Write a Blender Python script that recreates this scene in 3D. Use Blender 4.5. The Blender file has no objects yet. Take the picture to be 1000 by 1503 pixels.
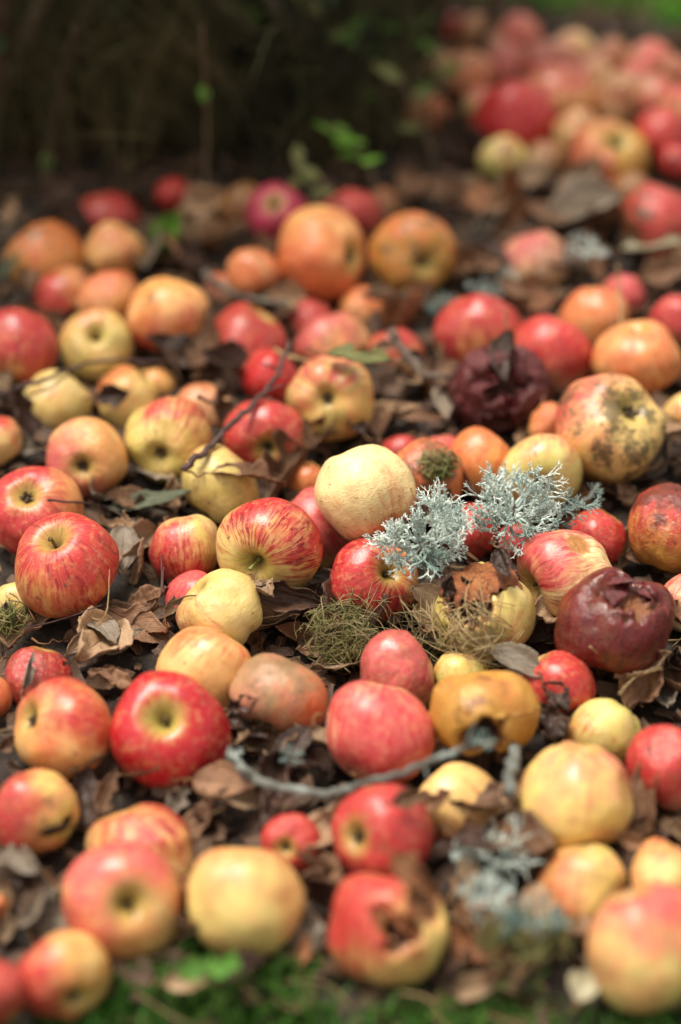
import bpy, math, random
from mathutils import Vector, Matrix, noise, Quaternion
from math import sin, cos, pi, radians, sqrt, exp
import numpy as np

# ------------------------------------------------------------------ camera
scene = bpy.context.scene
THETA = radians(36.8)                      # looking down
FOCAL = 85.0
FPX = FOCAL / 36.0 * 1503.0                # focal length in photo pixels
CAM = Vector((0.0, -1.417, 1.060))
FWD = Vector((0, cos(THETA), -sin(THETA)))
UP = Vector((0, sin(THETA), cos(THETA)))
RIGHT = Vector((1, 0, 0))
cd = bpy.data.cameras.new("camera")
cd.sensor_fit = 'VERTICAL'; cd.sensor_height = 36.0; cd.sensor_width = 24.0
cd.lens = FOCAL; cd.clip_start = 0.05; cd.clip_end = 400
cam = bpy.data.objects.new("camera", cd); scene.collection.objects.link(cam)
cam.location = CAM
cam.rotation_euler = (pi / 2 - THETA, 0, 0)
cd.dof.use_dof = True
cd.dof.focus_distance = 1.645
cd.dof.aperture_fstop = 1.75
cd.dof.aperture_blades = 0
scene.camera = cam

# ------------------------------------------------------------------ world, sun, exposure
SUN_EL, SUN_AZ = radians(70), radians(-55)      # azimuth measured from +Y towards +X
world = bpy.data.worlds.new("World"); scene.world = world
world.use_nodes = True
wt = world.node_tree; wt.nodes.clear()
wo = wt.nodes.new('ShaderNodeOutputWorld'); bg = wt.nodes.new('ShaderNodeBackground')
sky = wt.nodes.new('ShaderNodeTexSky'); sky.sky_type = 'NISHITA'; sky.sun_disc = False
sky.sun_elevation = SUN_EL; sky.sun_rotation = SUN_AZ
sky.air_density = 1.0; sky.dust_density = 4.0; sky.ozone_density = 1.0
hs = wt.nodes.new('ShaderNodeHueSaturation'); hs.inputs['Saturation'].default_value = 0.18
wt.links.new(sky.outputs[0], hs.inputs['Color']); 
wm = wt.nodes.new('ShaderNodeMix'); wm.data_type = 'RGBA'; wm.blend_type = 'MULTIPLY'; wm.inputs[0].default_value = 1.0
wm.inputs[7].default_value = (1.0, 0.95, 0.86, 1)          # thin warm cloud
wt.links.new(hs.outputs[0], wm.inputs[6]); wt.links.new(wm.outputs[2], bg.inputs[0])
bg.inputs[1].default_value = 0.085
wt.links.new(bg.outputs[0], wo.inputs[0])
sl = bpy.data.lights.new("sun", 'SUN'); sl.energy = 1.5; sl.angle = radians(24); sl.color = (1.0, 0.93, 0.83)
sun = bpy.data.objects.new("sun", sl); scene.collection.objects.link(sun)
sdir = Vector((sin(SUN_AZ) * cos(SUN_EL), cos(SUN_AZ) * cos(SUN_EL), sin(SUN_EL)))
sun.rotation_euler = sdir.to_track_quat('Z', 'Y').to_euler()
sun.location = sdir * 8
vs = scene.view_settings
vs.view_transform = 'Standard'; vs.look = 'None'; vs.gamma = 1.0; vs.exposure = 1.42
vs.use_curve_mapping = False
scene.render.engine = 'CYCLES'
scene.cycles.use_denoising = True
scene.cycles.max_bounces = 6
scene.cycles.diffuse_bounces = 3

# ------------------------------------------------------------------ helpers
rnd = random.Random(11)
C = scene.collection


def pdir(px, py):
    return FWD + RIGHT * ((px - 500) / FPX) + UP * ((751.5 - py) / FPX)


def at_depth(px, py, t):
    return CAM + pdir(px, py) * t


def at_height(px, py, h=0.0):
    d = pdir(px, py)
    return CAM + d * ((h - CAM.z) / d.z)


def lin(r, g, b):
    f = lambda c: (c / 255 / 12.92) if c / 255 <= 0.04045 else ((c / 255 + 0.055) / 1.055) ** 2.4
    return (f(r), f(g), f(b))


def smooth(a, b, x):
    if a == b: return 1.0 if x >= a else 0.0
    t = max(0.0, min(1.0, (x - a) / (b - a)))
    return t * t * (3 - 2 * t)


def link(name, verts, faces, mat=None, parent=None, smooth_=True, uvs=None, attrs=None):
    me = bpy.data.meshes.new(name)
    me.from_pydata([tuple(v) for v in verts], [], faces)
    if smooth_:
        me.polygons.foreach_set('use_smooth', [True] * len(me.polygons))
    if uvs is not None:
        a = me.attributes.new('leafuv', 'FLOAT_VECTOR', 'POINT')
        a.data.foreach_set('vector', [c for u in uvs for c in (u[0], u[1], u[2] if len(u) > 2 else 0.0)])
    if attrs:
        for k, vals in attrs.items():
            a = me.attributes.new(k, 'FLOAT', 'POINT')
            a.data.foreach_set('value', vals)
    if mat: me.materials.append(mat)
    me.update()
    o = bpy.data.objects.new(name, me); C.objects.link(o)
    if parent is not None: o.parent = parent
    return o


def tag(o, label=None, cat=None, group=None, kind=None):
    if label: o['label'] = label
    if cat: o['category'] = cat
    if group: o['group'] = group
    if kind: o['kind'] = kind
    return o


def empty(name, loc):
    o = bpy.data.objects.new(name, None); C.objects.link(o); o.location = loc
    o.empty_display_size = 0.02
    return o


# ------------------------------------------------------------------ node helper
class NT:
    def __init__(s, tree):
        s.t = tree

    def n(s, typ, **kw):
        nd = s.t.nodes.new(typ)
        for k, v in kw.items(): setattr(nd, k, v)
        return nd

    def set(s, sock, v):
        if isinstance(v, bpy.types.NodeSocket): s.t.links.new(v, sock)
        elif isinstance(v, (tuple, list)) and len(v) == 3 and sock.type == 'RGBA': sock.default_value = (*v, 1)
        else: sock.default_value = v

    def m(s, op, a, b=None, c=None, clamp=False):
        nd = s.n('ShaderNodeMath', operation=op, use_clamp=clamp)
        s.set(nd.inputs[0], a)
        if b is not None: s.set(nd.inputs[1], b)
        if c is not None: s.set(nd.inputs[2], c)
        return nd.outputs[0]

    def v(s, op, a, b=None):
        nd = s.n('ShaderNodeVectorMath', operation=op)
        s.set(nd.inputs[0], a)
        if b is not None:
            s.set(nd.inputs['Scale'] if op == 'SCALE' else nd.inputs[1], b)
        return nd.outputs['Value'] if op in ('DOT_PRODUCT', 'LENGTH') else nd.outputs[0]

    def mix(s, f, a, b, blend='MIX'):
        nd = s.n('ShaderNodeMix', data_type='RGBA', blend_type=blend)
        s.set(nd.inputs[0], f); s.set(nd.inputs[6], a); s.set(nd.inputs[7], b)
        return nd.outputs[2]

    def noise(s, vec, scale, detail=2, rough=0.5, dist=0.0):
        nd = s.n('ShaderNodeTexNoise')
        s.set(nd.inputs['Vector'], vec)
        nd.inputs['Scale'].default_value = scale; nd.inputs['Detail'].default_value = detail
        nd.inputs['Roughness'].default_value = rough; nd.inputs['Distortion'].default_value = dist
        return nd.outputs[0]

    def vor(s, vec, scale, feature='F1'):
        nd = s.n('ShaderNodeTexVoronoi', feature=feature)
        s.set(nd.inputs['Vector'], vec); nd.inputs['Scale'].default_value = scale
        return nd.outputs['Distance']

    def ramp(s, x, a, b, lo=0.0, hi=1.0):
        nd = s.n('ShaderNodeMapRange', interpolation_type='SMOOTHSTEP')
        s.set(nd.inputs[0], x)
        s.set(nd.inputs[1], a); s.set(nd.inputs[2], b); s.set(nd.inputs[3], lo); s.set(nd.inputs[4], hi)
        return nd.outputs[0]


# ------------------------------------------------------------------ the apple skin group
def make_apple_group():
    g = bpy.data.node_groups.new('apple_skin', 'ShaderNodeTree')
    I = g.interface
    def inp(name, typ, d):
        s = I.new_socket(name, in_out='INPUT', socket_type=typ)
        s.default_value = d
    inp('Seed', 'NodeSocketFloat', 0.0)
    inp('Base', 'NodeSocketColor', (.7, .5, .15, 1)); inp('Base2', 'NodeSocketColor', (.6, .5, .15, 1))
    inp('Blush', 'NodeSocketColor', (.5, .05, .05, 1)); inp('Deep', 'NodeSocketColor', (.3, .02, .02, 1))
    inp('Amount', 'NodeSocketFloat', 0.5); inp('BlushDir', 'NodeSocketVector', (0, 0, 1))
    inp('Stripes', 'NodeSocketFloat', 0.5); inp('Spots', 'NodeSocketFloat', 0.3)
    inp('Brown', 'NodeSocketFloat', 0.0); inp('BrownDir', 'NodeSocketVector', (0, 0, 1))
    inp('BrownCol', 'NodeSocketColor', (.3, .13, .04, 1)); inp('Dark', 'NodeSocketColor', (.04, .015, .008, 1))
    inp('Soot', 'NodeSocketFloat', 0.0); inp('Wrinkle', 'NodeSocketFloat', 0.0)
    inp('Fleck', 'NodeSocketFloat', 0.0); inp('Mottle', 'NodeSocketFloat', 1.0)
    inp('Rough', 'NodeSocketFloat', 0.38); inp('Cavity', 'NodeSocketFloat', 0.8)
    I.new_socket('BSDF', in_out='OUTPUT', socket_type='NodeSocketShader')
    k = NT(g)
    gi = k.n('NodeGroupInput').outputs; go = k.n('NodeGroupOutput')
    P = k.n('ShaderNodeTexCoord').outputs['Object']
    sep = k.n('ShaderNodeSeparateXYZ'); k.set(sep.inputs[0], P)
    x, y, z = sep.outputs
    rho = k.m('SQRT', k.m('ADD', k.m('MULTIPLY', x, x), k.m('MULTIPLY', y, y)))
    ir = k.m('DIVIDE', 1.0, k.m('MAXIMUM', rho, 0.05))
    sv = k.n('ShaderNodeCombineXYZ'); k.set(sv.inputs[0], gi['Seed']); k.set(sv.inputs[1], k.m('MULTIPLY', gi['Seed'], 1.7)); k.set(sv.inputs[2], 3.3)
    Q = k.v('ADD', P, sv.outputs[0])
    # streak coordinates run from pole to pole
    def streak(fxy, fz):
        c = k.n('ShaderNodeCombineXYZ')
        wob = k.m('MULTIPLY', k.m('SUBTRACT', k.noise(Q, 2.0, 1), 0.5), 0.25)
        k.set(c.inputs[0], k.m('MULTIPLY', k.m('ADD', k.m('MULTIPLY', x, ir), wob), fxy))
        k.set(c.inputs[1], k.m('MULTIPLY', k.m('ADD', k.m('MULTIPLY', y, ir), wob), fxy))
        k.set(c.inputs[2], k.m('MULTIPLY', z, fz))
        return k.v('ADD', c.outputs[0], sv.outputs[0])
    s1 = k.noise(streak(3.2, 0.7), 1.0, 3, 0.6)
    s2 = k.noise(streak(11.0, 1.3), 1.0, 3, 0.65)
    s3 = k.noise(streak(24.0, 4.0), 1.0, 2, 0.6)
    low = k.noise(Q, 1.25, 2, 0.5)
    mid = k.noise(Q, 4.5, 3, 0.6)
    dt = k.v('DOT_PRODUCT', P, gi['BlushDir'])
    f = k.m('ADD', k.m('MULTIPLY', dt, 0.62), k.m('MULTIPLY', k.m('SUBTRACT', low, 0.5), 1.5))
    f = k.m('ADD', f, k.m('MULTIPLY', k.m('SUBTRACT', mid, 0.5), 0.5))
    st = k.m('ADD', k.m('MULTIPLY', k.m('SUBTRACT', s1, 0.5), 1.3), k.m('MULTIPLY', k.m('SUBTRACT', s2, 0.5), 1.5))
    st = k.m('ADD', st, k.m('MULTIPLY', k.m('SUBTRACT', s3, 0.5), 0.6))
    f = k.m('ADD', f, k.m('MULTIPLY', st, gi['Stripes']))
    f = k.m('ADD', f, k.m('MULTIPLY', k.m('SUBTRACT', gi['Amount'], 0.57), 1.8))
    mask = k.ramp(f, -0.55, 0.55)
    base = k.mix(k.ramp(k.noise(Q, 1.7, 2), 0.38, 0.64), gi['Base'], gi['Base2'])
    # a half-way tone so that the blush goes through orange, not through grey
    col = k.mix(mask, base, gi['Blush'])
    deep = k.m('MULTIPLY', k.ramp(k.m('ADD', k.m('MULTIPLY', s2, 0.7), k.m('MULTIPLY', s3, 0.3)), 0.49, 0.62), k.ramp(f, -0.35, 0.5), clamp=True)
    deep = k.m('MULTIPLY', deep, k.m('ADD', k.m('MULTIPLY', gi['Stripes'], 0.9), 0.15), clamp=True)
    col = k.mix(deep, col, gi['Deep'])
    fl = k.noise(streak(15.0, 6.5), 1.0, 2, 0.5)
    col = k.mix(k.m('MULTIPLY', k.ramp(fl, 0.56, 0.64), gi['Fleck']), col, gi['Deep'])
    # mottling of the skin itself
    col = k.mix(k.m('MULTIPLY', k.ramp(k.noise(Q, 3.3, 5, 0.65), 0.50, 0.72), k.m('MULTIPLY', gi['Mottle'], 0.26)), col, (0.34, 0.15, 0.06))
    col = k.mix(k.m('MULTIPLY', k.ramp(k.noise(Q, 7.0, 4, 0.6), 0.50, 0.66), k.m('MULTIPLY', gi['Mottle'], 0.22)), col, (0.74, 0.46, 0.20))
    # lenticels
    vd = k.n('ShaderNodeTexVoronoi'); k.set(vd.inputs['Vector'], k.v('ADD', Q, k.v('SCALE', P, 0.15))); vd.inputs['Scale'].default_value = 15.0
    dots = k.ramp(vd.outputs['Distance'], 0.05, 0.13, 1.0, 0.0)
    dots = k.m('MULTIPLY', dots, k.m('MULTIPLY', k.m('MULTIPLY', gi['Spots'], 1.5, clamp=True), k.ramp(k.noise(Q, 3.0, 1), 0.35, 0.55)))
    col = k.mix(dots, col, (0.80, 0.60, 0.34))
    # fine dark specks and scuffs
    vs_ = k.n('ShaderNodeTexVoronoi'); k.set(vs_.inputs['Vector'], k.v('ADD', Q, (5.1, 2.2, 0.4))); vs_.inputs['Scale'].default_value = 7.0
    sp = k.m('MULTIPLY', k.ramp(vs_.outputs['Distance'], 0.03, 0.085, 1.0, 0.0), k.ramp(k.noise(Q, 2.3, 1), 0.5, 0.62))
    col = k.mix(k.m('MULTIPLY', sp, 0.55), col, (0.10, 0.04, 0.015))
    sc = k.m('MULTIPLY', k.ramp(k.noise(Q, 9.0, 4, 0.75), 0.60, 0.72), 0.5)
    col = k.mix(sc, col, (0.28, 0.15, 0.06))
    scb = k.m('MULTIPLY', k.ramp(k.vor(k.v('ADD', Q, (9.1, 4.4, 2.0)), 3.1), 0.10, 0.17, 1.0, 0.0), k.ramp(k.noise(Q, 20.0, 3), 0.42, 0.6))
    col = k.mix(k.m('MULTIPLY', scb, k.m('MULTIPLY', gi['Mottle'], 0.75)), col, (0.11, 0.055, 0.025))
    # cavities at both poles: greenish yellow, with russet rays
    cav = k.ramp(k.m('ADD', rho, k.m('MULTIPLY', k.m('SUBTRACT', s2, 0.5), 0.55)), 0.16, 0.52, 1.0, 0.0)
    col = k.mix(k.m('MULTIPLY', cav, gi['Cavity']), col, k.mix(k.ramp(s3, 0.45, 0.6), (0.46, 0.37, 0.08), (0.34, 0.23, 0.07)))
    pit = k.ramp(rho, 0.05, 0.17, 1.0, 0.0)
    col = k.mix(k.m('MULTIPLY', pit, 0.8), col, (0.06, 0.045, 0.015))
    # brown, bruised patches
    bd = k.v('DOT_PRODUCT', P, gi['BrownDir'])
    bf = k.m('ADD', k.m('MULTIPLY', bd, 0.55), k.m('MULTIPLY', k.m('SUBTRACT', k.noise(Q, 1.9, 4, 0.6), 0.5), 1.7))
    bf = k.m('ADD', bf, k.m('MULTIPLY', k.m('SUBTRACT', gi['Brown'], 0.6), 1.7))
    bm = k.ramp(bf, -0.05, 0.20)
    bcol = k.mix(k.ramp(k.noise(Q, 5.0, 4, 0.7), 0.42, 0.68), gi['BrownCol'], k.mix(0.35, gi['BrownCol'], gi['Dark']))
    col = k.mix(bm, col, bcol)
    # sooty blotch
    so = k.m('MULTIPLY', k.ramp(k.m('ADD', k.noise(Q, 2.2, 5, 0.7), k.m('MULTIPLY', k.noise(Q, 14.0, 3), 0.3)), 0.60, 0.78), gi['Soot'])
    col = k.mix(so, col, (0.10, 0.075, 0.03))
    # rotten flesh stored on the mesh
    at = k.n('ShaderNodeAttribute', attribute_name='rot').outputs['Fac']
    rj = k.m('ADD', at, k.m('MULTIPLY', k.m('SUBTRACT', k.noise(Q, 6.0, 4, 0.7), 0.5), 0.5))
    rm = k.m('MULTIPLY', k.ramp(rj, 0.25, 0.62), k.ramp(at, 0.02, 0.15))
    rim = k.m('MULTIPLY', k.ramp(rj, 0.05, 0.3), k.ramp(at, 0.005, 0.08))
    col = k.mix(rim, col, gi['BrownCol'])
    col = k.mix(rm, col, k.mix(k.ramp(k.noise(Q, 12.0, 4, 0.7), 0.5, 0.75), gi['Dark'], k.mix(0.3, gi['Dark'], gi['BrownCol'])))
    # surface
    h = k.m('ADD', k.m('MULTIPLY', k.noise(Q, 30.0, 3, 0.6), 0.10), k.m('MULTIPLY', k.noise(Q, 5.0, 2), 0.25))
    wr = k.noise(k.v('MULTIPLY', Q, (1.0, 1.0, 1.8)), 4.0, 4, 0.6, 1.2)
    h = k.m('ADD', h, k.m('MULTIPLY', k.m('ABSOLUTE', k.m('SUBTRACT', wr, 0.5)), k.m('MULTIPLY', gi['Wrinkle'], 5.0)))
    h = k.m('ADD', h, k.m('MULTIPLY', rm, k.m('MULTIPLY', k.noise(Q, 16.0, 4, 0.7), 2.0)))
    bp = k.n('ShaderNodeBump'); bp.inputs['Strength'].default_value = 0.35; bp.inputs['Distance'].default_value = 0.004
    k.set(bp.inputs['Height'], h)
    b = k.n('ShaderNodeBsdfPrincipled')
    k.set(b.inputs['Base Color'], col)
    ro = k.m('ADD', gi['Rough'], k.m('MULTIPLY', k.m('SUBTRACT', k.noise(Q, 6.0, 3), 0.5), 0.25))
    ro = k.m('ADD', ro, k.m('MULTIPLY', rm, 0.3), clamp=True)
    k.set(b.inputs['Roughness'], ro)
    b.inputs['Specular IOR Level'].default_value = 0.5
    b.inputs['Subsurface Weight'].default_value = 0.0
    k.set(b.inputs['Normal'], bp.outputs[0])
    k.set(go.inputs[0], b.outputs[0])
    return g


APPLE_G = make_apple_group()


def apple_mat(**kw):
    m = bpy.data.materials.new('apple_skin'); m.use_nodes = True
    t = m.node_tree; t.nodes.clear()
    o = t.nodes.new('ShaderNodeOutputMaterial'); gn = t.nodes.new('ShaderNodeGroup'); gn.node_tree = APPLE_G
    t.links.new(gn.outputs[0], o.inputs[0])
    for k, v in kw.items():
        gn.inputs[k].default_value = (*v, 1) if (isinstance(v, tuple) and len(v) == 3 and gn.inputs[k].type == 'RGBA') else v
    return m


def simple_mat(name, c1, c2, scale=20, rough=0.7, c3=None, bump=0.3, bdist=0.002, spec=0.3, coord='Object', detail=4):
    m = bpy.data.materials.new(name); m.use_nodes = True
    t = m.node_tree; t.nodes.clear(); k = NT(t)
    P = k.n('ShaderNodeTexCoord').outputs[coord]
    n1 = k.noise(P, scale, detail, 0.65)
    col = k.mix(k.ramp(n1, 0.38, 0.62), c1, c2)
    if c3: col = k.mix(k.ramp(k.noise(P, scale * 0.35, 3, 0.6), 0.52, 0.66), col, c3)
    b = k.n('ShaderNodeBsdfPrincipled'); k.set(b.inputs['Base Color'], col)
    b.inputs['Roughness'].default_value = rough; b.inputs['Specular IOR Level'].default_value = spec
    bp = k.n('ShaderNodeBump'); bp.inputs['Strength'].default_value = bump; bp.inputs['Distance'].default_value = bdist
    k.set(bp.inputs['Height'], k.noise(P, scale * 3, 4, 0.7)); k.set(b.inputs['Normal'], bp.outputs[0])
    o = k.n('ShaderNodeOutputMaterial'); k.set(o.inputs[0], b.outputs[0])
    return m


def leaf_mat(name, c1, c2, vein, spots=(0.08, 0.04, 0.02), spotamt=0.5, rough=0.6, trans=0.15):
    m = bpy.data.materials.new(name); m.use_nodes = True
    t = m.node_tree; t.nodes.clear(); k = NT(t)
    P = k.n('ShaderNodeTexCoord').outputs['Object']
    A = k.n('ShaderNodeAttribute', attribute_name='leafuv').outputs['Vector']
    oi = k.n('ShaderNodeObjectInfo').outputs['Random']
    sep = k.n('ShaderNodeSeparateXYZ'); k.set(sep.inputs[0], A)
    u, v, w = sep.outputs                       # u along 0..1, v across -1..1
    off = k.n('ShaderNodeCombineXYZ'); k.set(off.inputs[0], k.m('MULTIPLY', oi, 40.0)); k.set(off.inputs[1], w)
    Q = k.v('ADD', k.v('SCALE', P, 40.0), off.outputs[0])
    col = k.mix(k.ramp(k.noise(Q, 1.0, 4, 0.6), 0.35, 0.65), c1, c2)
    col = k.mix(k.m('MULTIPLY', k.ramp(k.noise(Q, 2.4, 4, 0.7), 0.55, 0.68), spotamt), col, spots)
    av = k.m('ABSOLUTE', v)
    side = k.m('ABSOLUTE', k.m('SUBTRACT', k.m('FRACT', k.m('SUBTRACT', k.m('MULTIPLY', u, 8.0), k.m('MULTIPLY', av, 2.2))), 0.5))
    sv = k.ramp(side, 0.0, 0.07, 1.0, 0.0)
    mv = k.ramp(av, 0.015, 0.06, 1.0, 0.0)
    vn = k.m('MAXIMUM', k.m('MULTIPLY', sv, 0.5), mv)
    col = k.mix(k.m('MULTIPLY', vn, 0.6), col, vein)
    hv = k.n('ShaderNodeHueSaturation'); k.set(hv.inputs['Color'], col)
    k.set(hv.inputs['Value'], k.m('ADD', 0.7, k.m('MULTIPLY', k.m('FRACT', k.m('MULTIPLY', oi, 7.3)), 0.6)))
    col = hv.outputs[0]
    b = k.n('ShaderNodeBsdfPrincipled'); k.set(b.inputs['Base Color'], col)
    b.inputs['Roughness'].default_value = rough; b.inputs['Specular IOR Level'].default_value = 0.35
    bp = k.n('ShaderNodeBump'); bp.inputs['Strength'].default_value = 0.7; bp.inputs['Distance'].default_value = 0.0016
    k.set(bp.inputs['Height'], k.m('ADD', k.m('MULTIPLY', vn, -0.6), k.noise(Q, 6.0, 4, 0.7))); k.set(b.inputs['Normal'], bp.outputs[0])
    tr = k.n('ShaderNodeBsdfTranslucent'); k.set(tr.inputs[0], col)
    ms = k.n('ShaderNodeMixShader'); ms.inputs[0].default_value = trans
    k.set(ms.inputs[1], b.outputs[0]); k.set(ms.inputs[2], tr.outputs[0])
    o = k.n('ShaderNodeOutputMaterial'); k.set(o.inputs[0], ms.outputs[0])
    return m


# ------------------------------------------------------------------ ground
# rot parts and shade fall on real terrain; one sheet, fine in the middle, coarse out to the horizon
def axis_vals(c0, c1, step, far):
    fine = list(np.arange(c0, c1 + 1e-6, step))
    out = []; d = step
    a = c1
    while a < far: d *= 1.5; a += d; out.append(a)
    neg = []; d = step; a = c0
    while a > -far: d *= 1.5; a -= d; neg.append(a)
    return neg[::-1] + fine + out


def ground_h(x, y):
    r = max(abs(x) - 1.2, abs(y - 0.3) - 1.6, 0)
    a = exp(-r * 1.5)
    return (noise.noise(Vector((x * 7, y * 7, 0.3))) * 0.007 + noise.noise(Vector((x * 21, y * 21, 4.3))) * 0.003
            + noise.noise(Vector((x * 60, y * 60, 9))) * 0.0015) * a - 0.004


gx = axis_vals(-1.0, 1.0, 0.016, 150); gy = axis_vals(-0.9, 2.0, 0.016, 150)
gv = [(x, y, ground_h(x, y)) for y in gy for x in gx]
nx = len(gx)
gf = [(j * nx + i, j * nx + i + 1, (j + 1) * nx + i + 1, (j + 1) * nx + i) for j in range(len(gy) - 1) for i in range(nx - 1)]


def ground_mat():
    m = bpy.data.materials.new('soil'); m.use_nodes = True
    t = m.node_tree; t.nodes.clear(); k = NT(t)
    P = k.n('ShaderNodeTexCoord').outputs['Object']
    n1 = k.noise(P, 30, 6, 0.7); n2 = k.noise(P, 120, 4, 0.7); n3 = k.noise(P, 6, 3, 0.6)
    col = k.mix(k.ramp(n1, 0.35, 0.65), (0.014, 0.0085, 0.006), (0.036, 0.022, 0.013))
    col = k.mix(k.m('MULTIPLY', k.ramp(n2, 0.55, 0.7), 0.7), col, (0.10, 0.062, 0.034))
    sep = k.n('ShaderNodeSeparateXYZ'); k.set(sep.inputs[0], P)
    # the lawn takes over away from the heap
    ed = k.m('MINIMUM', k.m('ADD', k.m('SUBTRACT', sep.outputs[1], 0.93), k.m('MULTIPLY', sep.outputs[0], 0.36)), k.m('SUBTRACT', sep.outputs[0], 0.08))
    fr = k.m('SUBTRACT', -0.56, sep.outputs[1])
    gr = k.ramp(k.m('ADD', k.m('MAXIMUM', ed, fr), k.m('MULTIPLY', k.m('SUBTRACT', n3, 0.5), 0.1)), -0.03, 0.05)
    col = k.mix(gr, col, k.mix(n1, (0.018, 0.045, 0.006), (0.04, 0.085, 0.012)))
    b = k.n('ShaderNodeBsdfPrincipled'); k.set(b.inputs['Base Color'], col); b.inputs['Roughness'].default_value = 0.85
    bp = k.n('ShaderNodeBump'); bp.inputs['Strength'].default_value = 0.8; bp.inputs['Distance'].default_value = 0.006
    k.set(bp.inputs['Height'], k.m('ADD', n1, k.m('MULTIPLY', n2, 0.4))); k.set(b.inputs['Normal'], bp.outputs[0])
    o = k.n('ShaderNodeOutputMaterial'); k.set(o.inputs[0], b.outputs[0])
    return m


ground = link('ground', gv, gf, ground_mat())
tag(ground, kind='structure')

# ------------------------------------------------------------------ apple geometry
PROFILE = [(0, .50), (.05, .515), (.11, .58), (.19, .69), (.30, .78), (.44, .82), (.60, .785), (.76, .67), (.89, .47), (.97, .22),
           (1.0, -.02), (.975, -.25), (.90, -.46), (.78, -.63), (.63, -.75), (.47, -.81), (.33, -.80), (.21, -.735), (.12, -.66), (.05, -.62), (0, -.61)]


def catmull(P, n):
    out = []
    m = len(P) - 1
    for i in range(n + 1):
        s = i / n * m; j = min(int(s), m - 1); t = s - j
        p0, p1, p2, p3 = P[max(j - 1, 0)], P[j], P[j + 1], P[min(j + 2, m)]
        out.append(tuple(0.5 * ((2 * b) + (c - a) * t + (2 * a - 5 * b + 4 * c - d) * t * t + (3 * b - a - 3 * c + d) * t ** 3)
                         for a, b, c, d in zip(p0, p1, p2, p3)))
    return out


def apple_mesh(seed, tall=1.0, lobes=0.02, lump=0.04, dents=(), wrinkle=0.0, hi=False, shoulder=0.0, rnd_=0.0):
    nr, ns = (84, 112) if hi else (44, 64)
    prof = catmull(PROFILE, nr)
    if rnd_:          # a rounder kind of apple: shallow cavities, domed shoulders
        pr = []
        for rho, z in prof:
            zs = (1 if z > 0 else -1) * sqrt(max(0, 1 - rho * rho)) * .92
            kk = rnd_ * smooth(.12, .45, rho)
            pr.append((rho, z * (1 - kk) + zs * kk))
        prof = pr
    R = random.Random(seed)
    ph = R.uniform(0, 6.28); tilt = R.uniform(-0.13, 0.13); tilt2 = R.uniform(-0.13, 0.13)
    off = Vector((R.uniform(0, 50), R.uniform(0, 50), R.uniform(0, 50)))
    verts = []; rot = []
    def pt(rho, z, th):
        w = smooth(0.15, 0.6, rho)
        lb = 1 + lobes * cos(5 * th + ph) * (0.25 + 0.75 * smooth(0.2, -0.8, z)) * w
        x = rho * cos(th) * lb; y = rho * sin(th) * lb
        zz = z * tall
        zz += (x * tilt + y * tilt2) * 1.2 * (1 if z > 0 else 0.5)
        # taper towards the calyx
        tp = 1 - shoulder * smooth(0.3, -0.9, z)
        v = Vector((x * tp, y * tp, zz - lobes * 0.8 * cos(5 * th + ph) * smooth(-0.5, -0.8, z) * w))
        q = v * 1.1 + off
        v *= 1 + lump * noise.noise(q) * 1.6 + lump * 0.35 * noise.noise(q * 2.7)
        r = 0.0
        if wrinkle:
            nn = noise.noise(Vector((v.x * 3.2, v.y * 3.2, v.z * 5)) + off + Vector((noise.noise(v * 3 + off),) * 3) * 0.9)
            n2 = noise.noise(Vector((v.x * 8, v.y * 8, v.z * 11)) + off)
            v *= 1 - wrinkle * (0.6 * (1 - abs(nn) * 3) + 0.25 * n2) * 0.5
        if dents:
            dn = v.normalized()
            for (dv, size, depth, edge, rotv, jag) in dents:
                a = dn.angle(dv)
                a += jag * noise.noise(dn * 3.1 + off) + jag * 0.5 * noise.noise(dn * 8 + off)
                s = smooth(size, size * (1 - edge), a)
                if s > 0:
                    rough = 1 + 0.25 * noise.noise(dn * 9 + off) if rotv > 0.2 else 1
                    v = v * (1 - depth * s * rough)
                    r = max(r, s * rotv)
                elif rotv < 0: pass
        return v, r
    faces = []
    v0, r0 = pt(0, prof[0][1], 0); verts.append(v0); rot.append(r0)
    for i in range(1, nr):
        rho, z = max(prof[i][0], 0.004), prof[i][1]
        for j in range(ns):
            v, r = pt(rho, z, 2 * pi * j / ns); verts.append(v); rot.append(r)
    v0, r0 = pt(0, prof[nr][1], 0); verts.append(v0); rot.append(r0)
    L = len(verts) - 1
    for j in range(ns):
        faces.append((0, 1 + j, 1 + (j + 1) % ns))
        b = 1 + (nr - 2) * ns
        faces.append((L, b + (j + 1) % ns, b + j))
    for i in range(nr - 2):
        for j in range(ns):
            a = 1 + i * ns + j; b = 1 + i * ns + (j + 1) % ns
            faces.append((a, a + ns, b + ns, b))
    return verts, faces, rot


def tube(path, radii, ns=7, flat=1.0, flatdir=None, caps=True):
    V, F = [], []
    n = len(path)
    prev = None
    for i, p in enumerate(path):
        d = (path[min(i + 1, n - 1)] - path[max(i - 1, 0)])
        if d.length < 1e-9: d = Vector((0, 0, 1))
        d.normalize()
        if prev is None:
            a = (flatdir if flatdir is not None else Vector((0.3, 0.2, 1)))
            s = d.cross(a)
            if s.length < 1e-3: s = d.cross(Vector((1, 0, 0.1)))
        else:
            s = prev - d * prev.dot(d)
        s.normalize(); prev = s
        t = s.cross(d).normalized()
        for j in range(ns):
            an = 2 * pi * j / ns
            V.append(p + s * (cos(an) * radii[i]) + t * (sin(an) * radii[i] * flat))
    for i in range(n - 1):
        for j in range(ns):
            a = i * ns + j; b = i * ns + (j + 1) % ns
            F.append((a, b, b + ns, a + ns))
    if caps:
        F.append(tuple(range(ns))[::-1]); F.append(tuple((n - 1) * ns + j for j in range(ns)))
    return V, F


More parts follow.
